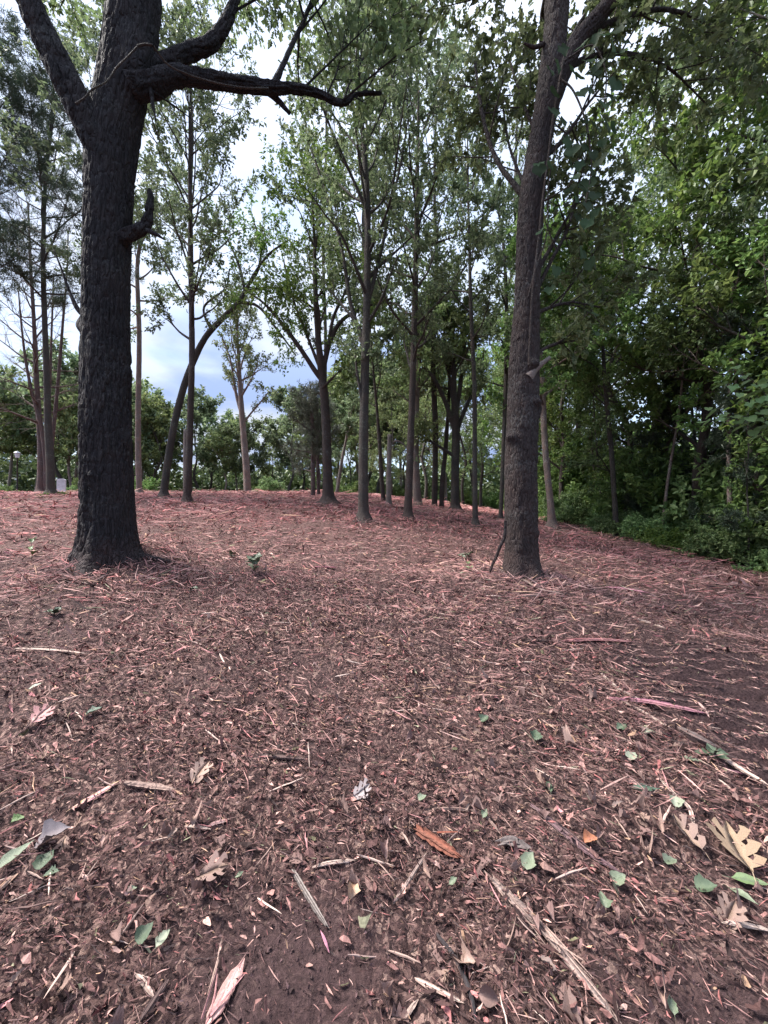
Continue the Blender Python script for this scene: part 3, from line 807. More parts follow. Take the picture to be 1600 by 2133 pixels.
def build_oak():
    rs = np.random.RandomState(11)
    b = ground_at(228, 1188); d = b[1] + 0.33
    rows = [(228, 1215, 118), (228, 1165, 116), (227, 1110, 115), (224, 1040, 113), (221, 950, 110), (219, 850, 108), (219, 750, 105),
            (221, 650, 101), (223, 550, 99), (226, 450, 99), (229, 380, 103), (235, 310, 108), (243, 250, 108), (252, 190, 108), (262, 130, 106),
            (274, 60, 112), (280, 0, 112), (288, -110, 96), (300, -260, 84), (310, -460, 70), (325, -760, 40)]
    p, r = px_path(rows, d)
    root = empty('oak_tree', (b[0], d, p[0, 2]), 'massive dark ridged oak trunk forking high up, at the left of the clearing', 'tree')
    org = np.array(root.location)
    q, qr = spline(p, r, 0.02)
    lumps = [(TH_LEFT - 0.15, 3.12, .30, .13, .15), (TH_RIGHT, 2.55, .35, .22, .035), (TH_RIGHT - 0.1, 1.75, .3, .15, .04), (TH_FRONT, 1.28, .12, .05, .035),
             (TH_FRONT + .1, 1.36, .3, .05, -.015), (TH_RIGHT - .5, 6.2, .5, .4, .12)]
    g = Geo(); tube(g, q, qr, 150, bark_disp(.017, 44, 3.6, 90, 11, 1.0, flare=.40, flh=.20, lobes=5, ph=.6, lumps=lumps))
    g.obj('trunk', M_OAK, root, origin=org)
    def limb(rows, dd, mat=M_OAK, sides=48, amp=.010, sub=None, name='limb', rot=0.0):
        pp, rr = px_path(rows, d, 0.0)
        pp = push(pp, np.linspace(dd[0], dd[1], len(pp)))
        qq, qqr = spline(pp, rr, 0.03)
        g = Geo(); tube(g, qq, qqr, sides, bark_disp(amp * 1.5, 12, 7, 24, 12, rs.uniform(0, 50)))
        tips = []
        if sub:
            subgrow(rs, g, *spline(pp, rr, .12), 0, sub, tips)
        g.obj(name, mat, root, origin=org)
        return tips
    tips = []
    c = dict(CFG, n=(7, 6), len=(1.5, .65), r=(.018, .006), t0=(.3, .2), up=.12)
    limb([(222, 345, 60), (196, 290, 62), (166, 225, 64), (120, 130, 62), (82, 50, 58), (52, -20, 54), (-20, -160, 46), (-110, -330, 30)], (-.1, -.5), sides=80, amp=.014)
    tips += limb([(270, 185, 62), (318, 178, 52), (370, 158, 40), (430, 165, 32), (500, 175, 28), (560, 182, 24), (610, 184, 17), (660, 193, 13), (712, 214, 10), (745, 196, 7), (795, 194, 5)], (-.1, .5), sides=40, sub=dict(c, n=(5, 5), t0=(.62, .2)))
    tips += limb([(290, 170, 50), (335, 138, 42), (390, 110, 36), (440, 88, 30), (472, 45, 24), (490, 0, 20), (520, -90, 14), (560, -190, 8)], (0, .6), sides=40, sub=dict(c, n=(9, 6), t0=(.5, .2)))
    tips += limb([(566, 186, 16), (592, 130, 11), (612, 85, 10), (632, 45, 9), (650, 0, 8), (690, -80, 5)], (.28, .9), sides=16, amp=.003, sub=dict(c, n=(9, 6), t0=(.35, .2)))
    limb([(540, 176, 18), (575, 205, 13), (604, 236, 8)], (.28, .34), sides=12, amp=.003)
    tips += limb([(715, 212, 6), (730, 170, 5), (765, 110, 5), (820, 60, 4), (860, 10, 3)], (.5, 1.4), sides=8, amp=.001, sub=dict(c, n=(7, 5), t0=(.2, .2)))
    # the broken stub on the right of the trunk
    limb([(250, 496, 34), (286, 482, 28), (303, 470, 22), (311, 445, 17), (315, 415, 13), (312, 398, 9), (310, 392, 2)], (-.05, -.1), M_OAK, 28, .014, name='broken_stub')
    limb([(300, 478, 12), (322, 486, 9), (343, 499, 3)], (-.08, -.1), M_OAK, 8, .002, name='broken_stub')
    limb([(314, 180, 10), (318, 215, 8), (325, 252, 3)], (-.1, -.1), M_OAK, 8, .002, name='broken_stub')
    limb([(318, 190, 6), (355, 215, 4), (412, 257, 2)], (-.1, .2), M_OAK, 6, .001)
    limb([(200, 672, 16), (165, 648, 12), (142, 600, 7), (128, 560, 5), (112, 520, 3)], (-.1, -.1), M_OAK, 8, .001)
    # roots running out over the soil
    for pts_, w in (([(300, 1165), (335, 1168), (372, 1176), (420, 1192)], 15), ([(270, 1190), (300, 1200), (345, 1215)], 11),
                    ([(165, 1185), (135, 1190), (95, 1188), (50, 1196)], 14), ([(205, 1200), (190, 1222)], 12)):
        P_ = [ground_at(*q_) for q_ in pts_]
        P_[0] = P_[0] * .5 + np.array([b[0], d, P_[0][2] + .08]) * .5
        P_ = np.array(P_) + [0, 0, .0]
        w_ = np.linspace(w, w * .35, len(P_)) / 1600 * d
        qq, qqr = spline(P_, w_, .03)
        g = Geo(); tube(g, qq, qqr, 14, bark_disp(.005, 6, 9, 12, 20, 5)); g.obj('root', M_OAK, root, origin=org)
    # limbs above the frame and the leafy crown over the slope
    for (az, z0, L) in ((60, 8.8, 3.6), (20, 9.4, 3.6), (100, 9.8, 3.2), (150, 9.0, 3.4), (-40, 9.6, 3.4), (200, 10, 3)):
        a = R(az); s0 = np.array([p[-4, 0], d, z0])
        lp = shoot(rs, s0, np.array([math.cos(a), math.sin(a), .55]), L, 6, .1, .3)
        lr = np.linspace(.09, .02, len(lp))
        g = Geo(); tube(g, lp, lr, 10); tt = []
        subgrow(rs, g, lp, lr, 0, dict(c, n=(8, 6)), tt); tips += tt
        g.obj('limb', M_OAK, root, origin=org)
    g = Geo(); clusters(g, tips, rs, 6, .115, .5, T_LOBED, .3, .9)
    g.obj('crown', L_OAK, root, smooth=False, origin=org)
    # woody vine slung across the fork
    v = empty('vine', (b[0], d - .4, 4.5), 'thin bare woody vine slung across the fork of the big dark oak', 'vine')
    for rows, o0 in (([(158, 216, 5), (176, 204, 4), (192, 186, 4), (222, 170, 3), (244, 140, 4), (262, 122, 3), (288, 96, 4)], (-.46, -.42)),
                     ([(286, 96, 5), (303, 92, 5), (318, 94, 5)], (-.42, -.42)),
                     ([(318, 95, 5), (330, 110, 4), (352, 136, 4), (395, 156, 4), (440, 170, 4), (500, 182, 4), (560, 184, 4)], (-.42, .1))):
        pp, rr = px_path(rows, d); pp = push(pp, np.linspace(o0[0], o0[1], len(pp)))
        g = Geo(); tube(g, *spline(pp, rr, .03), 7); g.obj('stem', M_BARKG, v, origin=np.array(v.location))
build_oak()

# ================================================================== THE SECOND OAK, RIGHT OF CENTRE
def build_right_oak():
    rs = np.random.RandomState(23)
    b = ground_at(1087, 1205); d = b[1] + .17
    rows = [(1087, 1225, 66), (1087, 1190, 66), (1086, 1130, 65), (1085, 1050, 66), (1085, 950, 65), (1088, 860, 65), (1090, 780, 64), (1094, 700, 61),
            (1098, 620, 55), (1101, 540, 53), (1105, 460, 53), (1111, 390, 52), (1121, 320, 50), (1133, 250, 51), (1144, 180, 54), (1151, 120, 52),
            (1157, 60, 51), (1160, 0, 52), (1163, -120, 44), (1168, -320, 34), (1175, -620, 20)]
    p, r = px_path(rows, d)
    root = empty('oak_tree', (b[0], d, p[0, 2]), 'brown knotty oak trunk leaning slightly right, with a vine, right of centre', 'tree')
    org = np.array(root.location)
    q, qr = spline(p, r, 0.02)
    A = lambda py: (1225 - py) / 800 * d
    lumps = [(TH_FRONT + .35, A(768), .3, .07, .075), (TH_FRONT + .6, A(845), .35, .06, .07), (TH_FRONT - 1.0, A(915), .4, .06, .065), (TH_FRONT - .25, A(905), .3, .05, -.015),
             (TH_FRONT, A(1020), .35, .06, .02), (TH_RIGHT, A(855), .4, .10, .05), (TH_FRONT + .9, A(1110), .3, .05, .03), (TH_FRONT + .3, A(640), .3, .08, .02)]
    g = Geo(); tube(g, q, qr, 96, bark_disp(.009, 26, 7, 60, 16, 7.0, flare=.20, flh=.16, lobes=4, ph=2.0, lumps=lumps))
    g.obj('trunk', M_OAK2, root, origin=org)
    tips = []
    c = dict(CFG, n=(6, 5), len=(1.1, .5), r=(.013, .005), t0=(.25, .2), up=.1)
    def limb(rows, dd, sub=None, sides=16, amp=.004, name='limb', mat=M_OAK2):
        pp, rr = px_path(rows, d); pp = push(pp, np.linspace(dd[0], dd[1], len(pp)))
        g = Geo(); tube(g, *spline(pp, rr, .03), sides, bark_disp(amp, 10, 8, 24, 18, rs.uniform(0, 50)))
        t = []
        if sub: subgrow(rs, g, *spline(pp, rr, .12), 0, sub, t)
        g.obj(name, mat, root, origin=org); tips.extend(t)
    limb([(1142, 235, 40), (1160, 180, 40), (1182, 130, 37), (1212, 75, 35), (1248, 32, 33), (1285, -10, 31), (1340, -90, 24), (1400, -200, 14)], (-.02, -.3), dict(c, n=(10, 6), t0=(.45, .2)), 60, .009)
    limb([(1106, 420, 18), (1086, 402, 14), (1062, 372, 11), (1042, 346, 10), (1022, 302, 9), (1005, 240, 8), (996, 180, 6), (988, 125, 4)], (0, .5), dict(c, n=(7, 4), t0=(.3, .2)))
    limb([(1100, 786, 22), (1116, 768, 14), (1132, 755, 10), (1146, 744, 7)], (-.16, -.2), None, name='broken_stub', mat=M_DEADW)
    limb([(1110, 655, 10), (1135, 645, 8), (1165, 634, 7), (1200, 630, 5), (1250, 640, 3)], (-.05, .5), dict(c, n=(7, 5)))
    limb([(1110, 745, 9), (1135, 726, 8), (1165, 714, 6), (1196, 709, 4)], (-.05, .3), dict(c, n=(4, 4), len=(.5, .3)))
    limb([(1115, 570, 10), (1145, 520, 9), (1172, 470, 7), (1205, 420, 6), (1245, 370, 4)], (0, .8), dict(c, n=(8, 5)))
    limb([(1120, 600, 9), (1150, 540, 8), (1185, 470, 7), (1200, 400, 5), (1215, 350, 4)], (0, .4), dict(c, n=(7, 5)))
    limb([(1128, 330, 12), (1165, 300, 10), (1195, 260, 8), (1230, 210, 6), (1280, 150, 4)], (0, .5), dict(c, n=(9, 6)))
    limb([(1120, 440, 9), (1090, 380, 7), (1060, 300, 5), (1045, 200, 4)], (.05, 1.0), dict(c, n=(7, 5)))
    limb([(1128, 300, 9), (1100, 240, 7), (1075, 170, 5), (1050, 80, 4)], (.05, 1.2), dict(c, n=(8, 6)))
    limb([(1172, 150, 14), (1230, 118, 12), (1310, 112, 10), (1390, 140, 7), (1470, 215, 4)], (-.1, .8), dict(c, n=(11, 6), len=(1.3, .55)))
    limb([(1215, 72, 14), (1290, 40, 12), (1390, 20, 9), (1490, 60, 6), (1560, 130, 4)], (-.15, .6), dict(c, n=(11, 6), len=(1.3, .55)))
    limb([(1150, 150, 9), (1200, 60, 8), (1235, 0, 6), (1250, -60, 4)], (0, 1.2), dict(c, n=(8, 6)))
    limb([(1133, 92, 10), (1112, 98, 8), (1092, 90, 4)], (-.05, -.1), None, 10, .002, name='broken_stub')
    for (az, z0, L) in ((70, 9.0, 3.0), (20, 9.2, 3.2), (130, 8.8, 2.6), (-20, 9.0, 3.0), (180, 9.4, 2.8), (40, 9.9, 3.2)):
        a = R(az); s0 = np.array([p[-3, 0], d, z0])
        lp = shoot(rs, s0, np.array([math.cos(a), math.sin(a), .4]), L, 6, .12, .25); lr = np.linspace(.06, .012, len(lp))
        g = Geo(); tube(g, lp, lr, 10); tt = []
        subgrow(rs, g, lp, lr, 0, dict(c, n=(9, 6)), tt); tips.extend(tt)
        g.obj('limb', M_OAK2, root, origin=org)
    g = Geo(); clusters(g, tips, rs, 4, .115, .55, T_LOBED, .3, .9)
    g.obj('crown', L_OAK, root, smooth=False, origin=org)
    # vine creeping up the trunk, broad leaves hanging from it
    v = empty('vine', (b[0], d - .25, b[2]), 'creeping vine with broad green leaves on the upper trunk of the knotty brown oak', 'vine')
    vo = np.array(v.location)
    for rows, o0 in (([(1102, 760, 5), (1105, 690, 5), (1110, 600, 5), (1122, 500, 5), (1130, 420, 5), (1142, 330, 5), (1152, 250, 6), (1166, 170, 6), (1176, 110, 4)], (-.24, -.24)),
                     ([(1100, 620, 4), (1116, 560, 4), (1140, 480, 3), (1143, 380, 3), (1160, 300, 3)], (-.21, -.22)),
                     ([(1168, 165, 5), (1195, 190, 4), (1222, 260, 4), (1232, 350, 3), (1218, 430, 3)], (-.26, -.45)),
                     ([(1185, 120, 4), (1235, 95, 4), (1262, 150, 3), (1258, 230, 3)], (-.26, -.4)),
                     ([(1130, 420, 4), (1165, 400, 3), (1190, 380, 3), (1205, 330, 3)], (-.24, -.4))):
        pp, rr = px_path(rows, d); pp = push(pp, np.linspace(o0[0], o0[1], len(pp)))
        g = Geo(); tube(g, *spline(pp, rr, .03), 5); g.obj('stem', M_BARK, v, origin=vo)
    me = vine_leaf_mesh()
    spots = [(1262, 75), (1275, 88), (1248, 70), (1235, 105), (1222, 130), (1290, 110), (1205, 250), (1222, 235), (1238, 262), (1215, 300), (1232, 315), (1205, 340), (1248, 330),
             (1192, 370), (1210, 385), (1228, 372), (1200, 410), (1218, 425), (1184, 395), (1238, 405), (1178, 290), (1190, 305), (1250, 290), (1245, 212), (1262, 195), (1210, 190),
             (1228, 180), (1198, 165), (1290, 60), (1305, 85), (1120, 350), (1117, 340), (1142, 345), (1146, 190), (1140, 145), (1160, 130), (1152, 228), (1124, 480), (1258, 250),
             (1272, 265), (1240, 440), (1200, 450), (1222, 460), (1178, 330), (1168, 250), (1280, 170), (1186, 140), (1170, 95), (1210, 100), (1255, 130), (1270, 215), (1232, 150),
             (1160, 560), (1150, 600), (1212, 520), (1225, 545), (1240, 690), (1232, 650), (1215, 280), (1226, 350)]
    for i, (x, y) in enumerate(spots):
        o = bpy.data.objects.new('leaf', me[i % 3]); COL.objects.link(o); o.parent = v
        w = P(x + rs.uniform(-4, 4), y + rs.uniform(-4, 4), d - rs.uniform(.27, .55)) - vo
        o.location = w
        s = rs.uniform(.12, .17); o.scale = (s, s, s)
        o.rotation_euler = (R(rs.uniform(35, 80)), R(rs.uniform(-25, 25)), R(rs.uniform(-60, 60)))

def vine_leaf_mesh():
    """broad heart-shaped leaf, 1 unit long, tip pointing down -Y"""
    out_ = []
    for k in range(3):
        rs = np.random.RandomState(k)
        u = np.array([0.0, .08, .25, .45, .65, .85, 1.0]); w = np.array([.12, .38, .52, .50, .36, .16, .01]) * (1 + .12 * rs.normal(size=7))
        V = []
        for uu, ww in zip(u, w):
            for s_ in (-1, -.5, 0, .5, 1):
                V.append((s_ * ww, -(uu - .12 * abs(s_) * (uu < .1)), .10 * abs(s_) - .22 * uu * uu + .03 * rs.normal()))
        F = [(i * 5 + j, i * 5 + j + 1, i * 5 + j + 6, i * 5 + j + 5) for i in range(6) for j in range(4)]
        g = Geo(); g.add(V, F); out_.append(g.mesh('broad_leaf', L_VINE, True))
    return out_
build_right_oak()

# the dead stick leaning on the foot of that oak
def stick_at(name, label, cat, rows, mat, w0, w1, lean=0.0, group=None, z=0.0):
    pts = []
    for i, (x, y) in enumerate(rows): pts.append(ground_at(x, y))
    pts = np.array(pts); pts[:, 2] += z
    w = np.linspace(w0, w1, len(pts)); pts[:, 2] += w * .6
    o0 = pts[0].copy()
    g = Geo(); tube(g, *spline(pts, w, .03), 8, bark_disp(.0015, 5, 12, 9, 30, 2))
    o = g.obj(name, mat, origin=o0, loc=o0)
    return tag(o, label, cat, group)
_d = ground_at(1087, 1205)[1] - .02
_p, _r = px_path([(1053, 1085, 6), (1051, 1118, 7), (1041, 1140, 7), (1034, 1160, 6), (1026, 1176, 6), (1021, 1192, 5)], _d - .12)
_g = Geo(); tube(_g, *spline(_p, _r, .03), 7)
tag(_g.obj('dead_stick', M_OAK, origin=_p[-1], loc=_p[-1]), 'thin dark crooked stick leaning on the foot of the knotty brown oak', 'stick')

# ================================================================== THE THINNER TREES OF THE CLEARING
def mid_tree(seed, label, rows, mat, leaf, auto=(), explicit=(), dd=0.0, d=None, cfg=None, k=6, ln=.12, tpl=T_KITE, group=None, name='tree',
             off=0.1, wr=.5, droop=.25, leafless_trunk=False, spread=.9, sides=13):
    rs = np.random.RandomState(seed)
    if d is None:
        d = ground_at(rows[0][0], rows[0][1])[1] + off
    p, r = px_path(rows, d, dd)
    gz = float(height(p[0, 0], p[0, 1]))
    p[0, 2] = min(p[0, 2], gz) - .05
    rr = r.copy(); rr[0] *= 1.75
    p2 = np.vstack([p[:1], p[:1] + [0, 0, .10], p[:1] + [0, 0, .30], p[1:]]); r2 = np.concatenate([rr[:1], r[:1] * 1.3, r[:1], r[1:]])
    q, qr = spline(p2, r2, .09)
    limbs = []
    for a in auto:
        limbs += auto_limbs(rs, q, qr, **a)
    for rows_, d_off in explicit:
        pp, pr = px_path(rows_, d); pp = push(pp, np.linspace(d_off[0], d_off[1], len(pp)))
        limbs.append((pp, pr))
    return make_tree(name, label, q, qr, limbs, mat, leaf, rs, cfg, k, ln, wr, tpl, group, sides=sides, droop=droop, spread=spread, resample=False,
                     disp=bark_disp(.004, 8, 6, 20, 14, seed * 3.1, flare=.9 * r[0], flh=.10, lobes=4, ph=seed))

SAP = dict(n=(5, 4), len=(1.05, .52), r=(.010, .004), t0=(.25, .2), ang=(28, 62), up=.12, ntip=3, wig=.12)
# tall straight one in the middle
mid_tree(31, 'tall slim tree with dark lichened trunk, tallest in the middle of the clearing',
    [(757, 1090, 22), (757, 950, 20), (760, 780, 18), (765, 600, 15), (766, 450, 13), (758, 300, 10), (748, 200, 8), (742, 60, 5)], M_BARKG, L_GREY,
    auto=[dict(n=22, t0=.36, length=2.3, prof='oval', elev=(20, 60), up=.5)],
    explicit=[([(758, 720, 11), (745, 680, 10), (730, 630, 9), (716, 540, 8), (700, 470, 7), (672, 380, 5), (640, 290, 3)], (0, .4)),
              ([(764, 640, 9), (790, 540, 8), (812, 440, 6), (835, 340, 5), (850, 250, 3)], (0, .3)),
              ([(765, 440, 8), (725, 350, 6), (690, 270, 5), (662, 190, 3)], (0, -.4)),
              ([(755, 1000 - 150, 6), (748, 800, 6), (743, 770, 5), (740, 732, 4)], (-.05, -.05))], cfg=SAP, k=5, ln=.11)
mid_tree(32, 'slim dark trunk just right of the tallest middle tree, crown reaching the frame top',
    [(850, 1086, 17), (853, 980, 15), (858, 850, 14), (864, 640, 12), (869, 450, 10), (870, 320, 7), (872, 190, 4)], M_BARK, L_GREY,
    auto=[dict(n=23, t0=.34, length=2.1, prof='oval', elev=(15, 50), up=.3)], cfg=SAP, k=5, ln=.11)
mid_tree(33, 'thin spindly sapling with pale foot, just left of the knotty brown oak',
    [(990, 1098, 11), (989, 950, 10), (988, 800, 9), (981, 640, 8), (978, 520, 6), (975, 380, 4), (974, 250, 2)], M_BARKG, L_GREY,
    auto=[dict(n=17, t0=.40, length=1.6, prof='oval', elev=(10, 50))], cfg=dict(SAP, len=(.6, .35)), k=6, ln=.10)
mid_tree(34, 'slender straight tree right of the big dark oak, crossed by a leaning trunk',
    [(390, 1050, 17), (394, 950, 15), (397, 850, 14), (400, 740, 13), (398, 560, 11), (396, 400, 9), (396, 280, 7), (397, 160, 4)], M_BARK, L_GREY,
    auto=[dict(n=24, t0=.38, length=2.6, prof='oval', elev=(10, 50), up=.4)], cfg=SAP, k=5, ln=.125)
mid_tree(35, 'grey leaning trunk that arches over to the right behind a slender straight tree',
    [(342, 1038, 17), (350, 960, 16), (362, 890, 16), (382, 810, 15), (404, 750, 14), (430, 700, 13), (465, 662, 12), (495, 632, 10), (512, 605, 8)], M_BARKG, L_BRIGHT,
    explicit=[([(500, 628, 8), (540, 640, 6), (580, 690, 5), (610, 730, 3)], (0, .3)), ([(505, 610, 8), (545, 600, 6), (595, 605, 5), (640, 640, 3)], (0, .3)),
              ([(440, 690, 6), (425, 640, 5), (470, 600, 4), (478, 560, 3)], (0, .1)), ([(512, 606, 8), (530, 570, 6), (560, 530, 5), (600, 500, 3)], (0, -.4)),
              ([(510, 606, 7), (500, 560, 6), (480, 510, 4), (455, 470, 3)], (0, .4)), ([(510, 606, 7), (540, 555, 6), (540, 500, 4), (525, 450, 3)], (0, .4))],
    cfg=dict(SAP, n=(8, 5), len=(1.3, .6)), k=5, ln=.125)
mid_tree(36, 'pinkish slim trunk seen close beside the right flank of the big dark oak',
    [(290, 1030, 13), (288, 940, 13), (288, 850, 12), (290, 700, 11), (286, 560, 9), (296, 500, 7), (320, 440, 5), (330, 360, 3)], M_BARKP, L_GREY, d=18.5,
    auto=[dict(n=13, t0=.5, length=2.1, prof='oval', elev=(0, 50))], cfg=dict(SAP, len=(1.1, .6)), k=6, ln=.16)
mid_tree(37, 'dark forked trunk with bright green crown, left of the tallest middle tree',
    [(684, 1050, 24), (682, 980, 20), (680, 900, 19), (676, 830, 18), (670, 775, 16), (662, 690, 12), (657, 600, 10), (655, 500, 7), (650, 400, 4)], M_BARK, L_BRIGHT,
    auto=[dict(n=12, t0=.45, length=1.6, prof='oval', elev=(20, 55))],
    explicit=[([(670, 790, 12), (655, 770, 11), (632, 735, 10), (600, 690, 9), (572, 655, 7), (548, 630, 5), (520, 610, 3)], (0, -.2)),
              ([(672, 770, 12), (690, 705, 10), (715, 665, 8), (760, 640, 6), (820, 620, 4)], (0, .3)),
              ([(684, 720, 8), (695, 660, 7), (722, 600, 5), (735, 540, 3)], (0, .5)),
              ([(668, 770, 8), (640, 700, 6), (610, 620, 5), (590, 540, 3)], (.1, .8)),
              ([(670, 810, 6), (690, 790, 5), (712, 768, 2)], (-.1, -.2))], cfg=dict(SAP, n=(7, 5), len=(1.3, .6)), k=5, ln=.125)
mid_tree(38, 'lone pale forked tree with airy crown on the crest, against the sky gap',
    [(516, 1036, 16), (512, 960, 14), (507, 900, 13), (503, 850, 12), (500, 800, 9), (497, 740, 7), (494, 690, 4), (494, 650, 2)], M_BARKP, L_FAR, d=21.0,
    auto=[dict(n=17, t0=.5, length=2.3, prof='oval', elev=(25, 60), up=.5)],
    explicit=[([(505, 870, 7), (495, 835, 7), (488, 800, 6), (480, 750, 4), (462, 700, 3)], (0, .2)), ([(508, 880, 5), (525, 858, 4), (545, 835, 3), (560, 815, 2)], (0, .2))],
    cfg=dict(SAP, len=(.9, .5), n=(5, 4)), k=5, ln=.15)
mid_tree(39, 'broad forking oak with grey trunk between the slim trees, behind the crest',
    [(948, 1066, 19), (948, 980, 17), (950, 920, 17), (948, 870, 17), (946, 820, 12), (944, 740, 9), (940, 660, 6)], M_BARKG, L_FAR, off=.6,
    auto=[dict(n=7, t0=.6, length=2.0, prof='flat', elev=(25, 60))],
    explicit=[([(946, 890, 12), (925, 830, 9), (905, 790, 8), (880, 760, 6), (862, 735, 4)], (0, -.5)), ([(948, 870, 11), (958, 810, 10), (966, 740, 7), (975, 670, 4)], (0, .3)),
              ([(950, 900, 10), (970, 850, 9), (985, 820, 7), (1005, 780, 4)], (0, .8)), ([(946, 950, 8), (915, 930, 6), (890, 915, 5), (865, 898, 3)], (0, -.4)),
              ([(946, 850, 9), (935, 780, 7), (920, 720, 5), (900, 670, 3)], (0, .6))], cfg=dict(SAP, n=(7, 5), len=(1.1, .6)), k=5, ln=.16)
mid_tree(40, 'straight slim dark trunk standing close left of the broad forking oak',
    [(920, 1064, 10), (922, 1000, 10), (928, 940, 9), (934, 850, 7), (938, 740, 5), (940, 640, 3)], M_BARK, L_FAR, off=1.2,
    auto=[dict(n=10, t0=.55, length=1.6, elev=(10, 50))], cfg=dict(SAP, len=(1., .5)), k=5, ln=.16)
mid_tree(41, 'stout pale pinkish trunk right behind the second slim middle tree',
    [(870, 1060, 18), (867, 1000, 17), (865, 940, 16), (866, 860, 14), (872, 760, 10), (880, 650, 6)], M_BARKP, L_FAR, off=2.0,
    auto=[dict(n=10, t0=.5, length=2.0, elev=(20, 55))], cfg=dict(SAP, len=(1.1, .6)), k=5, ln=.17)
mid_tree(42, 'grey trunk broken off at the top, between the two slim middle trees',
    [(810, 1061, 12), (810, 1000, 11), (811, 950, 10), (812, 905, 9)], M_DEADW, L_GREY, off=1.5,
    explicit=[([(811, 930, 5), (825, 918, 4), (845, 930, 3), (860, 960, 2)], (0, .2))], cfg=dict(SAP, n=(3, 2), len=(.5, .3)), k=2, ln=.1)
mid_tree(43, 'thin leaning trunk left of the broken grey trunk on the crest',
    [(799, 1053, 9), (795, 1000, 9), (791, 930, 8), (785, 850, 6), (776, 750, 4), (770, 660, 3)], M_BARK, L_GREY, off=3.0,
    auto=[dict(n=10, t0=.5, length=1.9, elev=(10, 50))], cfg=dict(SAP, len=(1.1, .6)), k=6, ln=.17)
mid_tree(44, 'pale pinkish tree leaning left, standing just right of the knotty brown oak',
    [(1150, 1102, 18), (1146, 1040, 15), (1138, 960, 14), (1133, 880, 13), (1130, 790, 11), (1122, 680, 8), (1115, 560, 5)], M_BARKP, L_MAPLE,
    auto=[dict(n=13, t0=.40, length=1.9, elev=(10, 50))], explicit=[([(1131, 840, 8), (1142, 790, 7), (1158, 750, 6), (1172, 720, 3)], (0, .2))], cfg=dict(SAP, n=(6, 5), len=(1.1, .5)), k=6, ln=.15)
mid_tree(45, 'thin grey trunk peeping out left of the foot of the knotty brown oak',
    [(1043, 1087, 9), (1046, 1000, 9), (1050, 900, 9), (1054, 780, 9), (1055, 640, 8), (1048, 500, 6), (1030, 400, 4)], M_BARKG, L_GREY, off=.3,
    auto=[dict(n=14, t0=.38, length=1.5, elev=(10, 50))], cfg=dict(SAP, len=(.9, .45)), k=6, ln=.13)
mid_tree(46, 'mottled grey trunk leaning left out of the shrubs at the wood edge',
    [(1284, 1108, 13), (1279, 1020, 12), (1273, 930, 11), (1265, 850, 10), (1258, 760, 8), (1254, 660, 6), (1252, 540, 3)], M_BARKG, L_MAPLE, d=12.2,
    auto=[dict(n=13, t0=.45, length=1.7, elev=(10, 50))], cfg=dict(SAP, n=(6, 5), len=(1.1, .5)), k=6, ln=.15)
mid_tree(47, 'straight pale banded trunk in the shrubs near the right edge',
    [(1524, 1140, 13), (1521, 1060, 12), (1519, 960, 12), (1519, 880, 11), (1522, 780, 10), (1526, 640, 8), (1530, 480, 5)], M_BARKP, L_DARK, d=9.4,
    auto=[dict(n=12, t0=.55, length=1.8, elev=(10, 50))], cfg=dict(SAP, n=(6, 5), len=(1.1, .5)), k=6, ln=.14)
mid_tree(48, 'very thin whip-like sapling right of the pale banded trunk',
    [(1560, 1165, 5), (1559, 1080, 4), (1556, 1000, 4), (1560, 930, 3), (1558, 880, 2)], M_BARKG, L_MAPLE, d=8.4,
    auto=[dict(n=6, t0=.5, length=.5, elev=(10, 50))], cfg=dict(SAP, n=(3, 2), len=(.3, .2)), k=4, ln=.09)

for i, (px_, py_, w_, lab_) in enumerate(((1074, 1075, 13, 'tall slim tree on the crest, its trunk hidden by the knotty brown oak'),
        (905, 1064, 12, 'tall slim tree on the crest between the second slim trunk and the broad forking oak'))):
    mid_tree(70 + i, lab_, [(px_, py_, w_), (px_ + 2, 900, w_), (px_ - 3, 750, w_ * .85), (px_ + 4, 560, w_ * .7), (px_, 380, w_ * .5), (px_ + 5, 200, w_ * .25)], (M_BARKG, M_BARK)[i % 2], L_GREY, off=2.0,
        auto=[dict(n=18, t0=.45, length=2.2, prof='oval', elev=(10, 50), up=.4)], cfg=dict(SAP, len=(1.0, .5)), k=5, ln=.15)

for i, (px_, d_, lab_) in enumerate(((214, 12.0, 'tall thin tree hidden behind the massive dark oak, light crown showing round its fork'), (397, 16.5, 'tall thin tree hidden behind the slender straight tree, airy crown above it'), (760, 13.5, 'tall thin tree hidden behind the tallest middle tree, airy crown above it'),
        (676, 18.0, 'tall thin tree hidden behind the forked bright green tree'), (868, 15.0, 'tall thin tree hidden behind the second slim middle tree'))):
    mid_tree(80 + i, lab_, [(px_, 1040, 7), (px_, 900, 7), (px_ + 2, 700, 7), (px_ - 3, 500, 6), (px_ + 4, 300, 5), (px_, 120, 3), (px_, -20, 2)], M_BARKG, L_GREY, d=d_,
        auto=[dict(n=19, t0=.42, length=2.7, prof='oval', elev=(5, 50), up=.4)], cfg=dict(SAP, len=(1.2, .6)), k=5, ln=.14)

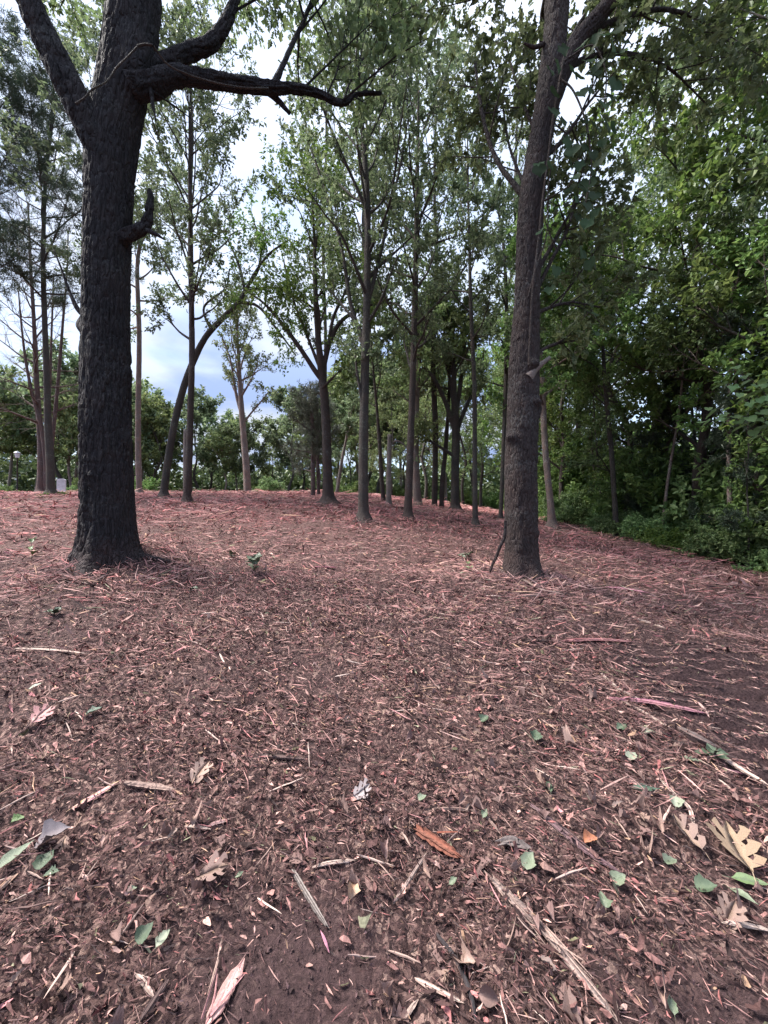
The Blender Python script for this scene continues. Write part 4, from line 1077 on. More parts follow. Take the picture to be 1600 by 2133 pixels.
# cedars and dead trees at the far left
CED = dict(n=(9, 6), len=(.85, .34), r=(.010, .004), t0=(.2, .1), ang=(35, 65), up=.05, ntip=4, wig=.10)
mid_tree(51, 'dark straight cedar with feathery crown, nearest of the far left clump',
    [(106, 1034, 21), (104, 960, 19), (100, 880, 17), (96, 750, 14), (90, 560, 11), (94, 400, 8), (106, 260, 6), (116, 110, 3)], M_BARKG, L_NEEDLE,
    auto=[dict(n=34, t0=.42, length=2.8, prof='oval', elev=(10, 40), up=.35)], cfg=CED, k=6, ln=.17, wr=.14, tpl=T_NEEDLE, droop=.05, spread=.6)
mid_tree(52, 'feathery dark cedar whose crown reaches in at the left edge',
    [(-60, 1034, 16), (-60, 900, 14), (-58, 700, 11), (-50, 500, 8), (-40, 330, 6), (-34, 120, 3)], M_BARKG, L_NEEDLE, d=13,
    auto=[dict(n=30, t0=.45, length=2.6, prof='oval', elev=(5, 40), up=.35)], cfg=CED, k=6, ln=.17, wr=.14, tpl=T_NEEDLE, droop=.05, spread=.6)
DEAD = dict(n=(9, 4), len=(1.2, .6), r=(.013, .007), t0=(.15, .2), ang=(25, 60), up=.12, ntip=1, wig=.16)
mid_tree(53, 'dead red cedar of several pinkish stems with bare branches, far left',
    [(86, 1030, 24), (86, 980, 17), (83, 900, 14), (76, 790, 12), (70, 660, 9), (63, 540, 7), (58, 420, 4)], M_CEDAR, None, d=18.0,
    auto=[dict(n=38, t0=.22, length=2.3, prof='flat', elev=(-5, 25), up=.35)],
    explicit=[([(96, 1020, 14), (95, 960, 12), (86, 890, 10), (70, 830, 8), (55, 760, 7), (45, 680, 5), (38, 600, 3)], (0, -.3)),
              ([(100, 1020, 12), (106, 950, 10), (115, 860, 9), (124, 760, 8), (132, 660, 6), (140, 560, 4), (142, 480, 3)], (.2, .4)),
              ([(98, 1020, 10), (98, 930, 8), (104, 800, 7), (108, 680, 5), (112, 570, 4)], (.3, .6))], cfg=DEAD)
mid_tree(54, 'shaggy cedar with thin reddish trunk, left of the forked bright green tree',
    [(652, 1045, 10), (652, 960, 9), (651, 880, 8), (648, 840, 5), (646, 800, 3)], M_CEDAR, L_CEDAR2, d=16.0,
    auto=[dict(n=14, t0=.25, length=1.4, prof='cone', elev=(0, 45), up=.3)], cfg=dict(CED, n=(7, 5), len=(.6, .3)), k=5, ln=.16, wr=.16, tpl=T_NEEDLE, droop=.05, spread=.6)
mid_tree(55, 'second cedar trunk, thinner and darker, close right of the shaggy cedar clump',
    [(664, 1046, 7), (662, 960, 7), (661, 880, 6), (662, 830, 4)], M_CEDAR, L_CEDAR2, d=16.8,
    auto=[dict(n=10, t0=.4, length=1.2, prof='cone', elev=(0, 45), up=.3)], cfg=dict(CED, n=(7, 5), len=(.6, .3)), k=5, ln=.16, wr=.16, tpl=T_NEEDLE, droop=.05, spread=.6)
mid_tree(56, 'short grey broken-off snag hugging the slender straight tree right of the big dark oak',
    [(386, 1046, 9), (386, 1000, 9), (386, 940, 9), (387, 895, 9)], M_DEADW, None, off=-.05)
mid_tree(57, 'pale slim trunk leaning right, behind the forked bright tree',
    [(700, 1050, 8), (706, 1000, 7), (714, 950, 6), (722, 910, 5), (728, 850, 3)], M_DEADW, L_GREY, d=20.5, auto=[dict(n=6, t0=.5, length=1.2)], cfg=dict(SAP, len=(.8, .4)), k=5, ln=.17)

# ================================================================== THE WOOD ON THE RIGHT AND THE TREELINE BEHIND THE CREST
WOODC = dict(n=(7, 6), len=(1.5, .75), r=(.02, .007), t0=(.2, .15), ang=(25, 65), up=.1, ntip=3, wig=.13)
def wood_tree(seed, name, h, r0, n, t0, L, prof, mat, leaf, k, ln, tpl, cfg=None, wr=.55, droop=.3, spread=.9, elev=(5, 45), limb_mesh=True):
    rs = np.random.RandomState(seed)
    pts = [np.zeros(3)]
    for i in range(1, 7):
        pts.append(np.array([rs.normal() * .12 * i ** .7, rs.normal() * .12 * i ** .7, h * i / 6]))
    rad = r0 * np.array([1.25, .95, .85, .7, .52, .32, .08])
    q, qr = spline(pts, rad, .25)
    limbs = auto_limbs(rs, q, qr, n, t0, L, prof, elev, .35)
    return make_tree(name, None, q, qr, limbs, mat, leaf, rs, dict(WOODC, **(cfg or {})), k, ln, wr, tpl, sides=10, limb_mesh=limb_mesh, resample=False, droop=droop, spread=spread,
                     disp=bark_disp(.006, 8, 4, 18, 10, seed))

def plant(proto, x, y, rz, s, label, group, cat='tree', first=set()):
    if proto.name in first: o = copy_tree(proto)
    else:
        o = proto; first.add(proto.name)
    o.location = (x, y, float(height(x, y)) - .08)
    o.rotation_euler = (0, 0, rz)
    o.scale = (s, s, s)
    tag(o, label, cat, group)
    return o

LAND = [(20, 'the lamp post'), (105, 'the dark straight cedar'), (150, 'the headstone'), (289, 'the pinkish slim trunk'), (345, 'the arching leaning trunk'), (393, 'the slender straight tree'),
        (512, 'the lone forked tree'), (655, 'the shaggy cedar'), (684, 'the forked bright green tree'), (757, 'the tallest middle tree'), (810, 'the broken grey trunk'), (852, 'the second slim middle tree'),
        (948, 'the broad forking oak'), (990, 'the spindly sapling'), (1087, 'the knotty brown oak'), (1145, 'the pinkish leaning tree'), (1278, 'the mottled leaning trunk'), (1440, 'the nearest overhanging tree'), (1522, 'the pale banded trunk'), (1560, 'the whip-like sapling')]
def where(x, y):
    px = 800 + 800 * x / y
    px_, nm = min(LAND, key=lambda l: abs(l[0] - px))
    return ('behind ' if abs(px - px_) < 12 else 'just right of ' if px > px_ else 'just left of ') + nm

def build_wood():
    rs = np.random.RandomState(77)
    V = [wood_tree(101, 'broadleaf_tree', 14, .17, 20, .17, 3.5, 'oval', M_BARKG, L_MAPLE, 4, .17, T_OVATE),
         wood_tree(102, 'broadleaf_tree', 15, .15, 17, .22, 3.1, 'oval', M_BARK, L_GREY, 4, .16, T_OVATE),
         wood_tree(103, 'broadleaf_tree', 12, .11, 16, .13, 2.8, 'oval', M_BARKG, L_SHRUB, 4, .15, T_KITE),
         wood_tree(104, 'broadleaf_tree', 13, .13, 18, .16, 3.1, 'oval', M_BARK, L_BRIGHT, 4, .17, T_OVATE),
         wood_tree(105, 'cedar_tree', 9, .10, 34, .05, 2.0, 'cone', M_CEDAR, L_NEEDLE, 9, .17, T_NEEDLE, dict(n=(7, 5), len=(.7, .3), up=.05, ntip=4), .18, .05, .6, (-5, 30))]
    front = [  # (x, y, variant, scale, label)  the row along the edge of the clearing
        (9.4, 7.6, 0, .98, 'large leafy tree overhanging the clearing at the right edge, nearest of the wood'),
        (8.9, 10.8, 3, 1.0, 'bright green leafy tree in the wood edge, next after the nearest one'),
        (10.6, 9.6, 1, 1.1, 'dark leafy tree in the right wood, behind the nearest overhanging one'),
        (8.6, 13.6, 2, .92, 'grey green young tree at the wood edge behind the mottled leaning trunk'),
        (10.2, 14.8, 1, .95, 'dark green tree deep in the wood behind the mottled leaning trunk'),
        (8.2, 17.6, 3, .85, 'light green tree in the wood edge right of the pale pinkish leaning tree'),
        (9.9, 19.2, 0, .92, 'tall green tree in the wood behind the pale pinkish leaning tree'),
        (7.9, 22.0, 2, 1.0, 'grey green tree at the far end of the wood edge, behind the knotty brown oak')]
    for x, y, k, s, lab in front:
        plant(V[k], x, y, rs.uniform(0, 6.28), s, lab, 'trees of the wood on the right')
    for x, y, k in ((8.7, 9.0, 4), (9.2, 12.2, 4), (11.0, 8.0, 4)):
        plant(V[4], x, y, rs.uniform(0, 6.28), rs.uniform(.55, .75), 'feathery cedar standing low between the leafy trees of the right wood', 'cedars in the right wood')
    lab2 = 'leafy tree half hidden inside the dense wood right of the clearing'
    for (x, y) in [(13.5, 6.5), (13, 13.5), (12.0, 22), (9.5, 25.5), (12.5, 27)]:
        plant(V[rs.randint(0, 4)], x + rs.uniform(-.5, .5), y + rs.uniform(-.5, .5), rs.uniform(0, 6.28), rs.uniform(.85, 1.1), 'leafy tree deep in the right wood, ' + where(x, y), 'trees inside the right wood')
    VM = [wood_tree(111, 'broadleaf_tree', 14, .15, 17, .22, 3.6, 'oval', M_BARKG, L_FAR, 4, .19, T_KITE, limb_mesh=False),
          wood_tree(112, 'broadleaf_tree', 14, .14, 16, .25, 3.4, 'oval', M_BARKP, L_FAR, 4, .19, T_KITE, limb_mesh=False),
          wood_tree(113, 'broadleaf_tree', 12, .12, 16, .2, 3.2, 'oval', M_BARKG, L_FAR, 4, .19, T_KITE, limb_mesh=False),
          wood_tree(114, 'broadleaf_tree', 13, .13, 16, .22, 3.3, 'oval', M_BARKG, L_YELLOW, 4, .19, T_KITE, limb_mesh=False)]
    # middle distance, behind the crest
    lab3 = 'green tree beyond the crest, seen between the slim middle trunks'
    for (x, y, k, s) in [(3.2, 30, 0, .80), (6.0, 29, 2, .95), (7.8, 31, 3, .92), (.6, 34, 2, .78), (4.6, 36, 1, .92), (8.5, 37, 0, 1.0), (11.5, 33, 3, 1.), (2.2, 39, 3, .9), (-1.6, 38, 1, .66), (6.6, 41, 1, 1.1), (13, 40, 0, 1.15), (16.5, 34, 2, 1.1), (-3.6, 41, 2, .72)]:
        plant(VM[k], x, y, rs.uniform(0, 6.28), s, ('dense', 'pale trunked', 'rounded', 'yellow green')[k] + ' tree beyond the crest, ' + where(x, y), 'trees beyond the crest')
build_wood()

def build_treeline():
    rs = np.random.RandomState(88)
    cf = dict(n=(6, 4), len=(1.6, .8), ntip=2)
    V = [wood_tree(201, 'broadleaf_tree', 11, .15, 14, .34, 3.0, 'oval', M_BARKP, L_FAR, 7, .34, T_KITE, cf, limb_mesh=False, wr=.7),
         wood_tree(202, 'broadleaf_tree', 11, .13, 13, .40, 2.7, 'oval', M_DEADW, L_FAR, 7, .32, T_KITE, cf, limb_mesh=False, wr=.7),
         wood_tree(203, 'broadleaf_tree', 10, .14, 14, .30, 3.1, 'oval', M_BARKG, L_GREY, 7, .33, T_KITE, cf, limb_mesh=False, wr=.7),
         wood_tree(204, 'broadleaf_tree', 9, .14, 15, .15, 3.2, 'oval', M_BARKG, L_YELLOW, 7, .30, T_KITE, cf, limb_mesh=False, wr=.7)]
    lab = 'pale trunked tree in the treeline behind the crest'
    n = 0
    for row, (y0, h0) in enumerate(((42, 1.0), (50, 1.1))):
        for x in np.arange(-44 - 4 * row, 6, 3.7 + .5 * row):
            xx = x + rs.uniform(-1, 1); yy = y0 + rs.uniform(-2, 2)
            px = 800 + 800 * xx / yy
            want = np.interp(px, [0, 150, 250, 330, 420, 500, 560, 640, 720, 860], [800, 800, 830, 855, 880, 900, 885, 850, 800, 760]) + rs.uniform(-30, 26)
            zt = CAM_Z + (1066.5 - want) / 800 * yy
            k = rs.randint(0, 3)
            hh = (11.4, 11.4, 10.4, 9.4)[k]
            s = (zt - float(height(xx, yy))) / hh
            plant(V[k], xx, yy, rs.uniform(0, 6.28), s, ('yellow green broad tree' if k == 3 else 'pale trunked tree') + ' in the ' + ('near', 'far')[row] + ' treeline, ' + where(xx, yy), 'treeline behind the crest')
    plant(V[3], (322 - 800) / 800 * 40.0, 40.0, 1.3, 1.02, 'yellow green broad tree, nearest of the treeline, just right of the pinkish slim trunk', 'treeline behind the crest')
    # far-off wood behind it all, reads as one dark mass
    g = Geo()
    N = 60000
    x = rs.uniform(-75, 70, N); y = np.where(rs.uniform(size=N) < .5, rs.uniform(56, 64, N), rs.uniform(60, 72, N))
    top = 5.0 + 3.2 * vnoise(x * .22, y * .3, 2.0) + 2 * sstep(0, 12, x) + 2.5 * sstep(-35, -50, x)
    z = rs.uniform(0, 1, N) ** 1.15 * top
    keep = vnoise(x * .6, y * .6, z * .6) > .32
    p = np.stack([x, y, height(x, y) + z], -1)[keep]
    leaves(g, p, rs.normal(size=p.shape) + [0, 0, -.3], rs.normal(size=p.shape) * .7 + [0, -.4, 1], rs.uniform(.5, 1.1, len(p)), .75, T_KITE)
    tag(g.obj('far_wood', L_DARK, smooth=False), 'dark mass of far-off woodland behind the crest, closing the view', 'woodland', kind='stuff')
    g = Geo()
    x = rs.uniform(22, 46, N); y = rs.uniform(2, 62, N)
    keep = (rs.uniform(size=N) < .28)
    x = x[keep]; y = y[keep]
    z = rs.uniform(0, 1, len(x)) * (4 + 4 * vnoise(x * .2, y * .2, 5.0))
    keep = vnoise(x * .6, y * .6, z * .6) > .35
    p = np.stack([x, y, height(x, y) + z], -1)[keep]
    leaves(g, p, rs.normal(size=p.shape) + [0, 0, -.3], rs.normal(size=p.shape) * .7 + [-.3, 0, 1], rs.uniform(.5, 1.0, len(p)), .75, T_KITE)
    tag(g.obj('far_thicket', L_MAPLE, smooth=False), 'low leafy thicket far inside the wood on the right', 'woodland', kind='stuff')
build_treeline()

# ================================================================== SHRUBS ALONG THE WOOD EDGE
def shrub(seed, h, w, leaf, n, ln, tpl, k=6):
    rs = np.random.RandomState(seed)
    root = empty('shrub', (0, 0, 0))
    g = Geo(); tips = []
    for i in range(n):
        a = rs.uniform(0, 6.28); e = rs.uniform(.35, 1.4)
        d = np.array([math.cos(a) * math.cos(e), math.sin(a) * math.cos(e), math.sin(e)])
        sp = shoot(rs, np.array([math.cos(a) * .08, math.sin(a) * .08, 0]), d * [w, w, h], np.linalg.norm(d * [w, w, h]) * rs.uniform(.6, 1.1), 5, .16, -.1)
        sr = np.linspace(.012, .004, len(sp)); tube(g, sp, sr, 5)
        subgrow(rs, g, sp, sr, 0, dict(CFG, n=(7, 3), len=(.55, .28), r=(.005, .003), t0=(.15, .2), ntip=3), tips, .6 + .4 * h)
    g.obj('stem', M_BARKG, root)
    g = Geo(); clusters(g, tips, rs, k, ln, .5, tpl, .15, .9)
    g.obj('foliage', leaf, root, smooth=False)
    return root

def build_stems():
    rs = np.random.RandomState(61)
    for (x, y) in [(8.3, 8.2), (8.9, 9.6), (8.2, 11.4), (9.6, 11.6), (8.4, 14.6), (9.0, 16.0), (10.5, 12.6), (9.8, 8.6), (8.4, 19.5), (11, 10.5), (9.4, 13.4), (8.7, 7.0)]:
        h = rs.uniform(4.5, 8); z0 = float(height(x, y)); ln_ = rs.normal(size=2) * .35
        tp = [np.array([x, y, z0 - .1])] + [np.array([x + ln_[0] * t + rs.normal() * .05, y + ln_[1] * t, z0 + h * t]) for t in (.3, .6, .85, 1)]
        q, qr = spline(tp, rs.uniform(.035, .06) * np.array([1.15, 1, .8, .6, .25]), .15)
        make_tree('sapling', 'slim understorey stem in the right wood, ' + where(x, y), q, qr, auto_limbs(rs, q, qr, 7, .5, 1.2), rs.choice([M_BARKP, M_BARKG]), L_MAPLE, rs,
                  dict(SAP, n=(4, 4), len=(.8, .4)), 5, .13, .55, T_OVATE, 'slim stems in the right wood', 'sapling', sides=8, resample=False)
build_stems()

def build_shrubs():
    rs = np.random.RandomState(99)
    V = [shrub(301, 1.5, 1.0, L_SHRUB, 16, .10, T_OVATE), shrub(302, .9, .9, L_SHRUB, 16, .09, T_KITE), shrub(303, 2.2, 1.1, L_MAPLE, 18, .11, T_OVATE), shrub(304, .45, .7, L_BRIGHT, 13, .08, T_KITE)]
    lab = 'bushy green shrub in the thicket along the foot of the right wood'
    for y in np.arange(4.6, 25, .74):
        for row in range(4):
            if rs.uniform() < .18: continue
            x = 8.0 + row * .95 + rs.uniform(-.35, .35) + .35 * math.sin(y * .9)
            k = (rs.choice([1, 3, 1]), rs.choice([0, 1, 2]), 2, rs.choice([0, 2]))[row]
            plant(V[k], x, y + rs.uniform(-.3, .3), rs.uniform(0, 6.28), rs.uniform(.6, 1.0) * (1, 1.25, 1.6, 2.1)[row], ('low front', 'bushy', 'tall back', 'tallest rearmost')[row] + ' shrub along the right wood, ' + where(x, y), 'shrubs at the edge of the right wood', 'shrub')
    for (x, y, k, s, l) in ((7.3, 15.5, 0, .9, 'pale green bush beside the pinkish tree right of the knotty oak'),):
        plant(V[k], x, y, 1.0, s, l, 'shrubs at the edge of the right wood', 'shrub')
    lab = 'low bush at the foot of the treeline behind the crest'
    for px in (12, 150, 172, 300, 405, 560, 720, 745, 830, 905, 980, 1020):
        d = rs.uniform(30, 38); x = (px - 800) / 800 * d
        plant(V[rs.choice([0, 2])], x, d, rs.uniform(0, 6.28), rs.uniform(.6, 1.1), lab, 'low bushes behind the crest', 'bush')
    w = V[3]
    for (px, py, s, l) in ((118, 1034, .45, 'small bright weed at the foot of the dark cedar on the left'), (88, 1036, .30, 'tiny weed left of the dark cedar foot'),
                           (400, 1052, .28, 'small weed at the foot of the slender straight tree')):
        g_ = ground_at(px, py)
        plant(w, g_[0], g_[1], px, s, l, 'weeds on the clearing', 'weed')
build_shrubs()

# ================================================================== SAPLING REACHING IN FROM THE RIGHT, BIG LEAVES
def build_sapling():
    rs = np.random.RandomState(5)
    d = 5.2; x0 = 5.55
    b = np.array([x0, d, float(height(x0, d))])
    root = empty('sapling', b, 'young sapling with large yellow green leaves reaching in from the right edge', 'sapling')
    me = vine_leaf_mesh()
    for m in me:
        m.materials[0] = L_SHRUB
    stem = np.array([b, b + [.03, 0, 1.0], b + [-.03, .05, 2.0], b + [-.12, .05, 2.8], b + [-.3, 0, 3.4]])
    g = Geo(); tube(g, *spline(stem, np.linspace(.018, .006, 5), .1), 7); g.obj('trunk', M_BARKG, root, origin=b)
    for tgt in ((1462, 880), (1500, 795), (1475, 850), (1540, 820), (1530, 765), (1560, 870), (1590, 780)):
        t = P(tgt[0], tgt[1], d + rs.uniform(-.4, .2)); s = stem[2] * .6 + stem[3] * .4 + [0, 0, rs.uniform(-.5, .2)]
        mid = (s + t) / 2 + [0, 0, .12]
        q, qr = spline([s, mid, t], [.007, .005, .002], .06)
        g = Geo(); tube(g, q, qr, 5); g.obj('limb', M_BARKG, root, origin=b)
        for i, tt in enumerate(np.linspace(.35, 1, 8)):
            p, td, _, _ = along(q, min(tt, .999))
            o = bpy.data.objects.new('leaf', me[i % 3]); COL.objects.link(o); o.parent = root
            o.location = p - b; s_ = rs.uniform(.11, .17); o.scale = (s_ * .8, s_, s_)
            az = math.atan2(td[1], td[0]) + math.pi / 2 + (.8 if i % 2 else -.8) + rs.normal() * .2
            o.rotation_euler = (R(rs.uniform(5, 40)), R(rs.uniform(-20, 20)), az)
build_sapling()

# ================================================================== LAMP POST AND HEADSTONE ON THE CREST
def lathe(g, prof, n=16, c=(0, 0)):
    th = np.linspace(0, 2 * math.pi, n, endpoint=False)
    V = [(c[0] + r * math.cos(t), c[1] + r * math.sin(t), z) for r, z in prof for t in th]
    F = [(i * n + j, i * n + (j + 1) % n, (i + 1) * n + (j + 1) % n, (i + 1) * n + j) for i in range(len(prof) - 1) for j in range(n)]
    g.add(V, F)
def build_lamp():
    d = 27.5; x = (36 - 800) / 800 * d
    zb = float(height(x, d)); zt = CAM_Z + (1066.5 - 940) / 800 * d
    root = empty('lamp_post', (x, d, zb), 'black garden lamp post with a pale lantern, far left on the crest', 'lamp post')
    H = zt - zb
    m = flat_mat('black_iron', (.012, .012, .013), .5)
    g = Geo(); lathe(g, [(.10, 0), (.10, .05), (.06, .12), (.045, .2), (.04, H - .55), (.07, H - .52), (.05, H - .48), (.0, H - .48)]); g.obj('pole', m, root)
    g = Geo(); lathe(g, [(.0, H - .46), (.11, H - .46), (.17, H - .16), (.0, H - .16)], 6); g.obj('lantern', flat_mat('frosted_glass', (.55, .58, .64), .3), root, smooth=False)
    g = Geo(); lathe(g, [(.20, H - .16), (.22, H - .13), (.12, H - .04), (.03, H), (.02, H + .05), (0, H + .06)], 6); g.obj('cap', flat_mat('lamp_roof', (.22, .24, .30), .5), root, smooth=False)
build_lamp()

def build_headstone():
    d = 25.5; x = (128 - 800) / 800 * d
    zb = float(height(x, d)); zt = CAM_Z + (1066.5 - 997) / 800 * d
    w = 19 / 800 * d / 1.2; t = .10
    top = [(w / 2 * math.cos(a), zt - zb - .10 + .10 * math.sin(a)) for a in np.linspace(0, math.pi, 13)]
    out_ = [(-w / 2, 0), (w / 2, 0)] + top
    n = len(out_)
    V = [(a, -t / 2, b_) for a, b_ in out_] + [(a, t / 2, b_) for a, b_ in out_]
    g = Geo(); g.add(V, np.array([list(range(n)), list(range(2 * n - 1, n - 1, -1))]))
    g.add_faces_only(np.array([(i, i + n, (i + 1) % n + n, (i + 1) % n) for i in range(n)]), 0)
    root = empty('headstone', (x, d, zb), 'pale grey upright headstone on the crest, by the dark cedar on the left', 'headstone')
    m = flat_mat('pale_stone', (.50, .50, .54), .7, nscale=8, var=.15)
    g.obj('slab', m, root, smooth=False)
    g = Geo(); lathe(g, [(w * .72, 0), (w * .72, .10), (w * .66, .13), (0, .13)], 4); o = g.obj('plinth', m, root, smooth=False); o.rotation_euler = (0, 0, R(45))
    root.rotation_euler = (0, 0, R(12))
build_headstone()

# ================================================================== PIECES ON THE GROUND ONE CAN POINT AT
def line_pts(rows, lift):
    pts = np.array([ground_at(x, y) for x, y in rows]); pts[:, 2] += lift
    return pts

def wood_piece(name, label, cat, rows, w_px, c0, c1, flat=.35, fray=3, seed=0, group=None, lift=.008, tip=.25, streak=1.0):
    """a torn piece of wood along the pixel rows: flattened, fibrous, ragged at both ends, loose slivers beside it"""
    rs = np.random.RandomState(seed + 500)
    pts = line_pts(rows, 0.0)
    d = pts[:, 1].mean()
    W = w_px / 800 * d / 2 * (.72 if d < 2.6 else .9)
    c0 = np.array(c0) * .8; c1 = np.array(c1) * .8
    pts[:, 2] += lift + W * flat
    if len(pts) == 2: pts = np.array([pts[0], pts[0] * .66 + pts[1] * .34 + [0, 0, .004], pts[0] * .33 + pts[1] * .67 + [0, 0, .003], pts[1]])
    q, _ = spline(pts, np.ones(len(pts)), max(.012, np.linalg.norm(pts[-1] - pts[0]) / 26))
    # keep it on the surface
    hz = height(q[:, 0], q[:, 1]); q[:, 2] = np.maximum(q[:, 2], hz + W * flat * .5)
    g = Geo(); n = len(q); S = 16
    T, U, Wv = frames(q)
    side = norm(np.cross(T, np.array([0, 0, 1.0]))); up = np.cross(side, T)
    th = np.linspace(0, 2 * math.pi, S, endpoint=False)
    prof = np.interp(np.linspace(0, 1, n), [0, .12, .5, .85, 1], [tip, .9, 1, .85, tip * .6])
    ang = (1 + .22 * rs.normal(size=S))[None] * (1 + .07 * rs.normal(size=(n, S)))
    rx = prof[:, None] * W * ang * np.cos(th)[None]; ry = prof[:, None] * W * flat * ang * np.sin(th)[None]
    V = q[:, None] + side[:, None] * rx[:, :, None] + up[:, None] * ry[:, :, None]
    V = V + T[:, None] * (rs.normal(size=(1, S)) * W * .9)[:, :, None] * np.where((np.arange(n) == 0) | (np.arange(n) == n - 1), 1, .2)[:, None, None]
    i = np.arange(n - 1)[:, None] * S; j = np.arange(S)[None]; j2 = (j + 1) % S
    F = np.stack([i + j, i + j2, i + S + j2, i + S + j], -1).reshape(-1, 4)
    mixk = np.clip(rs.uniform(size=(1, S)) * .9 + rs.normal(size=(n, S)) * .15, 0, 1)
    col = np.array(c0)[None, None] * (1 - mixk[..., None]) + np.array(c1)[None, None] * mixk[..., None]
    col = col * (1 + streak * (rs.uniform(size=(1, S, 1)) - .5))
    b = g.n
    g.add(V.reshape(-1, 3), F, col.reshape(-1, 3))
    g.add_faces_only(np.array([np.arange(S)[::-1], np.arange(S) + (n - 1) * S]), b)
    for k in range(fray):
        a = rs.uniform(0, .6); e = a + rs.uniform(.25, .5)
        ii = slice(int(a * n), max(int(a * n) + 3, int(e * n)))
        qq = q[ii] + side[ii] * W * rs.uniform(-1.3, 1.3) + up[ii] * W * rs.uniform(0, .5) + np.linspace(0, 1, len(q[ii]))[:, None] * rs.normal(size=3) * W * 1.2
        qq[:, 2] = np.maximum(qq[:, 2], height(qq[:, 0], qq[:, 1]) + .004)
        tube(g, qq, np.linspace(W * .16, W * .04, len(qq)) + .0008, 4, col=np.array(c1) * rs.uniform(.7, 1.3))
    o0 = q[n // 2].copy()
    o = g.obj(name, M_LITTER, smooth=False, origin=o0, loc=o0)
    return tag(o, label, cat, group)

TAN, PALE, PINK, MAG = (.34, .235, .20), (.56, .43, .37), (.44, .22, .22), (.50, .21, .31)
BRN, DKB, GRYB, ORG = (.15, .095, .085), (.050, .034, .034), (.17, .14, .135), (.30, .125, .085)
W_ = wood_piece
W_('wood_slab', 'magenta pink split slab of heartwood lying by the dark wheel track', 'wood slab', [(1260, 1459), (1330, 1464), (1400, 1476), (1472, 1492)], 15, PINK, MAG, .5, 4, 1)
W_('wood_splinter', 'long pale splinter slanting from the magenta slab down towards the wheel track', 'splinter', [(1300, 1466), (1345, 1490), (1402, 1526)], 9, PALE, TAN, .6, 2, 2)
W_('wood_splinter', 'pale splinter crossing above the magenta slab', 'splinter', [(1250, 1405), (1290, 1440), (1335, 1462)], 7, PALE, TAN, .6, 4, 3)
W_('wood_splinter', 'two-tone pink sliver standing off the right end of the magenta slab', 'splinter', [(1455, 1468), (1476, 1496)], 8, PINK, PALE, .6, 1, 4)
W_('branch_piece', 'short grey brown barked branch piece half sunk below the magenta slab', 'branch', [(1418, 1528), (1450, 1545), (1492, 1566)], 22, GRYB, BRN, .8, 2, 5, tip=.8)
W_('wood_splinter', 'long frayed pale shred running to the right edge beside the wheel track', 'splinter', [(1478, 1562), (1530, 1600), (1602, 1642)], 15, PALE, TAN, .5, 7, 6)
W_('wood_splinter', 'purple pink torn strip beneath the long frayed pale shred', 'splinter', [(1500, 1606), (1550, 1618)], 7, MAG, PINK, .5, 2, 7)
W_('wood_splinter', 'pale curved splinter between green leaves at lower right', 'splinter', [(1372, 1625), (1405, 1660), (1436, 1690), (1446, 1736)], 9, PALE, TAN, .6, 1, 8)
W_('wood_splinter', 'short straight pale splinter above the big tan oak leaf', 'splinter', [(1496, 1628), (1540, 1668)], 8, PALE, TAN, .6, 1, 9)
W_('wood_chunk', 'bright orange red split chunk of wood at lower centre', 'wood chunk', [(868, 1736), (905, 1760), (952, 1793)], 30, ORG, (.22, .07, .045), .7, 1, 10, tip=.75)
W_('bark_piece', 'grey brown curled piece of bark right of the orange red chunk', 'bark', [(1048, 1765), (1066, 1762), (1090, 1772)], 32, GRYB, (.11, .085, .08), .6, 1, 11, tip=.6)
W_('wood_splinter', 'long frayed grey tan shred running down to the bottom edge', 'splinter', [(1010, 1825), (1070, 1885), (1130, 1945), (1200, 2030), (1290, 2140)], 24, GRYB, TAN, .4, 12, 12)
W_('wood_splinter', 'purple brown shredded strip right of the grey bark curl', 'splinter', [(1108, 1682), (1170, 1735), (1230, 1785), (1295, 1825)], 17, (.20, .11, .13), (.13, .085, .085), .4, 7, 13)
W_('stick', 'dark crooked stick at the bottom, right of the bare soil', 'stick', [(912, 1958), (945, 1998), (966, 2040), (982, 2085), (992, 2140)], 13, (.055, .05, .055), DKB, .9, 0, 14, tip=.6)
W_('stick', 'pale straight split stick near the bottom, left of the dark crooked stick', 'stick', [(866, 2046), (910, 2068), (964, 2097)], 10, PALE, TAN, .6, 1, 15)
W_('stick', 'short pale stick at the bottom edge centre', 'stick', [(842, 2136), (870, 2092)], 13, PALE, TAN, .7, 0, 16)
W_('stick', 'weathered grey stick slanting across the upper rim of the bare soil', 'stick', [(612, 1822), (640, 1870), (680, 1936)], 13, (.26, .22, .20), (.16, .135, .125), .9, 0, 17, tip=.7)
W_('wood_splinter', 'thin magenta sliver at the lower end of the weathered grey stick', 'splinter', [(668, 1946), (685, 1988)], 7, MAG, PINK, .7, 0, 18)
W_('wood_slab', 'pointed pinkish slab of torn wood at the bottom edge on the bare soil', 'wood slab', [(430, 2145), (462, 2090), (502, 2018)], 34, (.42, .27, .24), PINK, .4, 4, 19, tip=.1)
W_('stick', 'dark brown stick left of the pointed pinkish slab at the bottom', 'stick', [(290, 2140), (318, 2098), (346, 2056)], 17, DKB, BRN, .8, 0, 20)
W_('stick', 'short tan stick above the dark brown stick at the bottom left', 'stick', [(282, 2038), (300, 2058), (320, 2086)], 11, TAN, PALE, .7, 1, 21)
W_('wood_splinter', 'pale upcurved splinter above the weathered grey stick', 'splinter', [(655, 1812), (690, 1803), (738, 1798)], 9, PALE, TAN, .6, 0, 22)
W_('wood_slab', 'pink slab with yellow edge torn from a log, left side', 'wood slab', [(152, 1690), (190, 1668), (240, 1638)], 17, MAG, (.50, .38, .20), .4, 4, 23, tip=.15)
